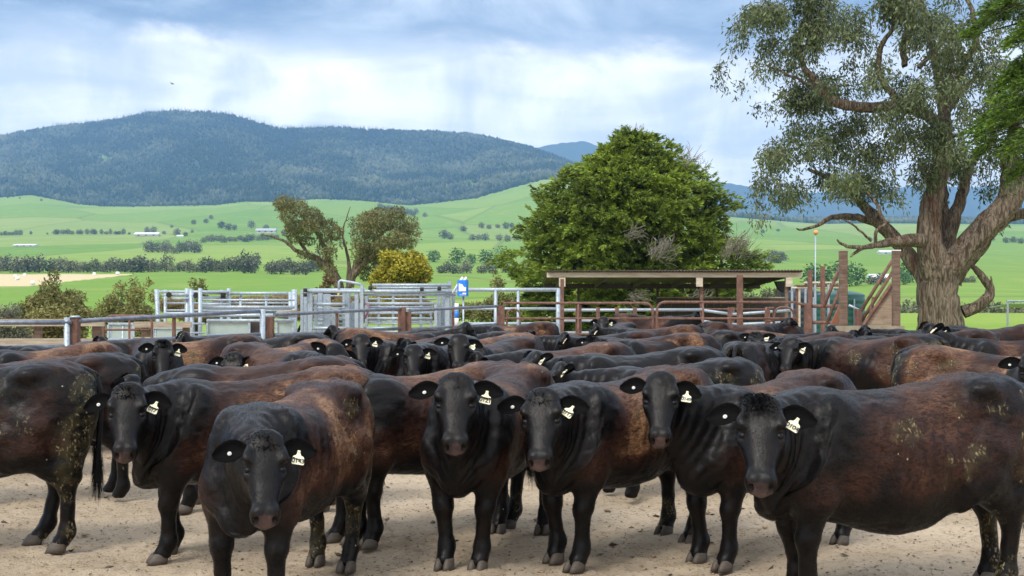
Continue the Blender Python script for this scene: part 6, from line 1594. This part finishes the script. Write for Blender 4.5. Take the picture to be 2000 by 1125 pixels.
C('black and brown cow side on at the right front, tag 0104', 195, 'poll', 1486, 6.9, look=258, brown=.60, muck=0.95, py=783, seed=7, belly=0.13, number='0104', hair=34000, legs=((.05, 0), (-.10, 0), (.06, 0), (-.12, 0)), fat=1.05, size=1.03, **NEAR)
C('brown flanked cow filling the gap behind the lowered head cow', 216, 'hip', 955, 10.0, look=170, npitch=30, hpitch=14, brown=0.8, muck=0.8, seed=8, belly=0.04, hair=16000, legs=((0, .02), (.1, 0), (.05, 0), (-.1, 0)), **NEAR)
C('dark cow whose ears stick up behind the 017 cow head', 186, 'poll', 253, 11.0, look=150, brown=.55, muck=.3, py=738, seed=9, h=.018, near=True, ear_up=(50, 46))
# ---- second rank and beyond
C('dark rumped cow just behind the left edge cow', 194, 'hip', 192, 11.3, brown=.35, muck=.6, hy=690, seed=10, h=.018)
C('cow showing only a rusty back at the left edge', 183, 'hip', 98, 12.9, npitch=14, brown=1.0, muck=.5, hy=697, seed=11, h=LO)
C('cow with a brown back and tagged ear at the left edge', 228, 'hip', 178, 14.9, look=200, brown=0.9, muck=.3, py=672, hy=668, seed=12, h=LO)
C('dark cow rump below the rusty gate on the left', 184, 'hip', 224, 15.8, npitch=10, brown=.15, muck=.2, hy=665, seed=13, h=LO)
C('black faced cow looking at us below the rusty gate', 296, 'poll', 319, 14.2, look=286, brown=.3, muck=.4, py=668, seed=14, h=.018)
C('rusty cow with a dung caked tail head below the race', 214, 'hip', 463, 16.6, npitch=12, brown=0.9, muck=1.0, hy=653, seed=15, h=LO, size=1.04)
C('cow with lowered head and golden shoulder in the left middle', 240, 'poll', 455, 14.0, look=268, brown=1.0, muck=.2, py=693, seed=16, h=.018, ear_up=(-6, -6))
C('slate black cow with a mucky rump under the galvanised post', 186, 'hip', 596, 18.2, npitch=10, brown=.2, muck=.85, hy=651, seed=17, h=LO)
C('black cow with one tall ear and one tagged ear', 318, 'poll', 655, 13.1, look=300, brown=0.6, muck=.2, py=676, seed=18, h=.018, ear_up=(-20, 46))
C('long rusty cow walking off in front of the crush', 18, 'hip', 700, 19.4, npitch=2, brown=.95, muck=.3, hy=641, seed=19, h=LO, size=1.03)
C('dark cow rump right of the rusty double post', 165, 'hip', 838, 20.4, npitch=8, brown=.25, muck=.3, hy=641, seed=20, h=LO)
C('cow with tag facing us below the crush', 212, 'poll', 705, 16.4, look=278, brown=.75, muck=.3, py=656, seed=21, h=.018, size=1.0)
C('black cow with head held low left of the staring pair', 246, 'poll', 808, 15.4, look=276, brown=.12, muck=.2, py=677, seed=22, h=.018)
C('black cow staring at us below the banded post', 236, 'poll', 896, 15.1, look=273, brown=.45, muck=.15, py=657, seed=23, h=.018)
C('brown backed cow right of the staring black cow', 212, 'hip', 1008, 17.8, npitch=18, brown=.95, muck=.2, hy=650, seed=24, h=LO)
C('black cow with a small dark face peering left of centre', 190, 'poll', 1042, 12.7, look=205, brown=.05, muck=.1, py=690, seed=25, h=.018, ear_up=(45, 40))
C('long slate black cow with a dung covered rump in the centre', 200, 'poll', 1090, 11.2, look=190, brown=.10, muck=1.0, size=.96, py=712, seed=26, h=.018, near=False, ear_up=(48, 44))
C('dark reddish cow with tagged ear below the left long gate', 182, 'poll', 1030, 19.7, look=186, brown=.6, muck=.6, py=650, seed=27, h=LO, ear_up=(40, 36))
C('low headed cow with two white tags below the left gate', 200, 'poll', 1158, 17.2, look=226, brown=.5, muck=.6, py=660, seed=28, h=LO)
C('tan backed cow wedged behind the long black one', 212, 'hip', 1180, 14.6, npitch=20, brown=0.75, muck=.2, hy=668, seed=29, h=LO)
C('orange brown cow below the meeting of the two long gates', 184, 'hip', 1335, 17.9, npitch=10, brown=1.0, muck=.25, hy=650, seed=30, h=LO)
C('reddish brown cow in the back row under the left gate end', 186, 'hip', 1335, 24.0, npitch=10, brown=1.0, muck=.2, hy=634, seed=31, h=LO)
C('black cow lifting its head highest under the long gate', 245, 'poll', 1178, 25.2, look=262, brown=.3, muck=.1, py=621, seed=32, h=LO)
C('golden brown cow farthest back beside the corner post', 200, 'hip', 1055, 26.6, npitch=16, brown=1.0, muck=.15, hy=628, seed=33, h=LO)
C('dark cow rump in front of the golden brown one', 186, 'hip', 972, 20.6, npitch=14, brown=.2, muck=.15, hy=647, seed=34, h=LO)
C('dark rumped cow turned tail to us under the right gate', 22, 'hip', 1396, 24.6, npitch=6, brown=.6, muck=.6, hy=628, seed=35, h=LO, size=1.05)
C('cow with erect ears facing away in the right middle', 205, 'poll', 1476, 18.2, look=245, brown=.6, muck=.2, py=651, seed=36, h=LO, ear_up=(40, 30))
C('plain dark side of a cow behind the dung covered rump', 62, 'hip', 1452, 15.4, npitch=12, brown=.25, muck=.4, hy=667, seed=37, h=.018)
C('cow turning its head back toward us, tail hanging down', 132, 'poll', 1542, 15.9, look=240, brown=0.6, muck=.95, py=663, seed=38, h=.018, size=1.06)
C('long dark cow with tagged ear before the concrete wall', 354, 'poll', 1626, 20.0, brown=.45, muck=.3, py=638, seed=39, h=LO)
C('low black back along the foot of the concrete wall', 182, 'hip', 1700, 17.6, npitch=14, brown=.05, muck=.1, hy=656, seed=40, h=LO, size=.95)
C('cow with upright ears in front of the big gum trunk', 176, 'poll', 1812, 15.8, look=182, brown=.7, muck=.3, py=636, seed=41, h=.018, size=1.05, ear_up=(50, 50))
C('brown backed cow with a black rump beside the pasture rise', 186, 'hip', 1900, 19.8, npitch=12, brown=.95, muck=.4, hy=643, seed=42, h=LO)
C('dark cow at the far right edge of the herd', 190, 'hip', 2006, 22.6, npitch=10, brown=.35, muck=.2, hy=633, seed=43, h=LO)
C('black cow back just below the gum tree trunk', 182, 'hip', 1862, 23.5, npitch=10, brown=.1, muck=.1, hy=636, seed=44, h=LO)
C('brown cow with a green dung smeared rump on the right', 330, 'hip', 1828, 12.4, npitch=6, brown=1.0, muck=1.0, hy=675, seed=45, h=.018, size=1.03)
C('cow mostly out of frame right, one black ear showing', 236, 'poll', 2018, 10.4, look=250, brown=.4, muck=.2, py=692, seed=46, h=.018)
C('cow with an orange stripe of back behind the erect ears', 3, 'hip', 1480, 21.6, npitch=12, brown=1.0, muck=.1, hy=645, seed=48, h=LO)
C('dark cow in the back row right of the turned tail cow', 180, 'hip', 1532, 25.4, npitch=10, brown=.35, muck=.1, hy=634, seed=47, h=LO)
C('dull red cow standing in the next pen beyond the gates', 4, 'hip', 1225, 33.4, npitch=8, brown=.8, muck=.1, hy=612, seed=50, h=.035)
print('script seconds', round(time.time() - T0, 1), 'objects', len(bpy.data.objects), 'tris', sum(sum(len(p.vertices) - 2 for p in m.polygons) if len(m.polygons) < 5000 else len(m.loops) - 2 * len(m.polygons) for m in bpy.data.meshes))
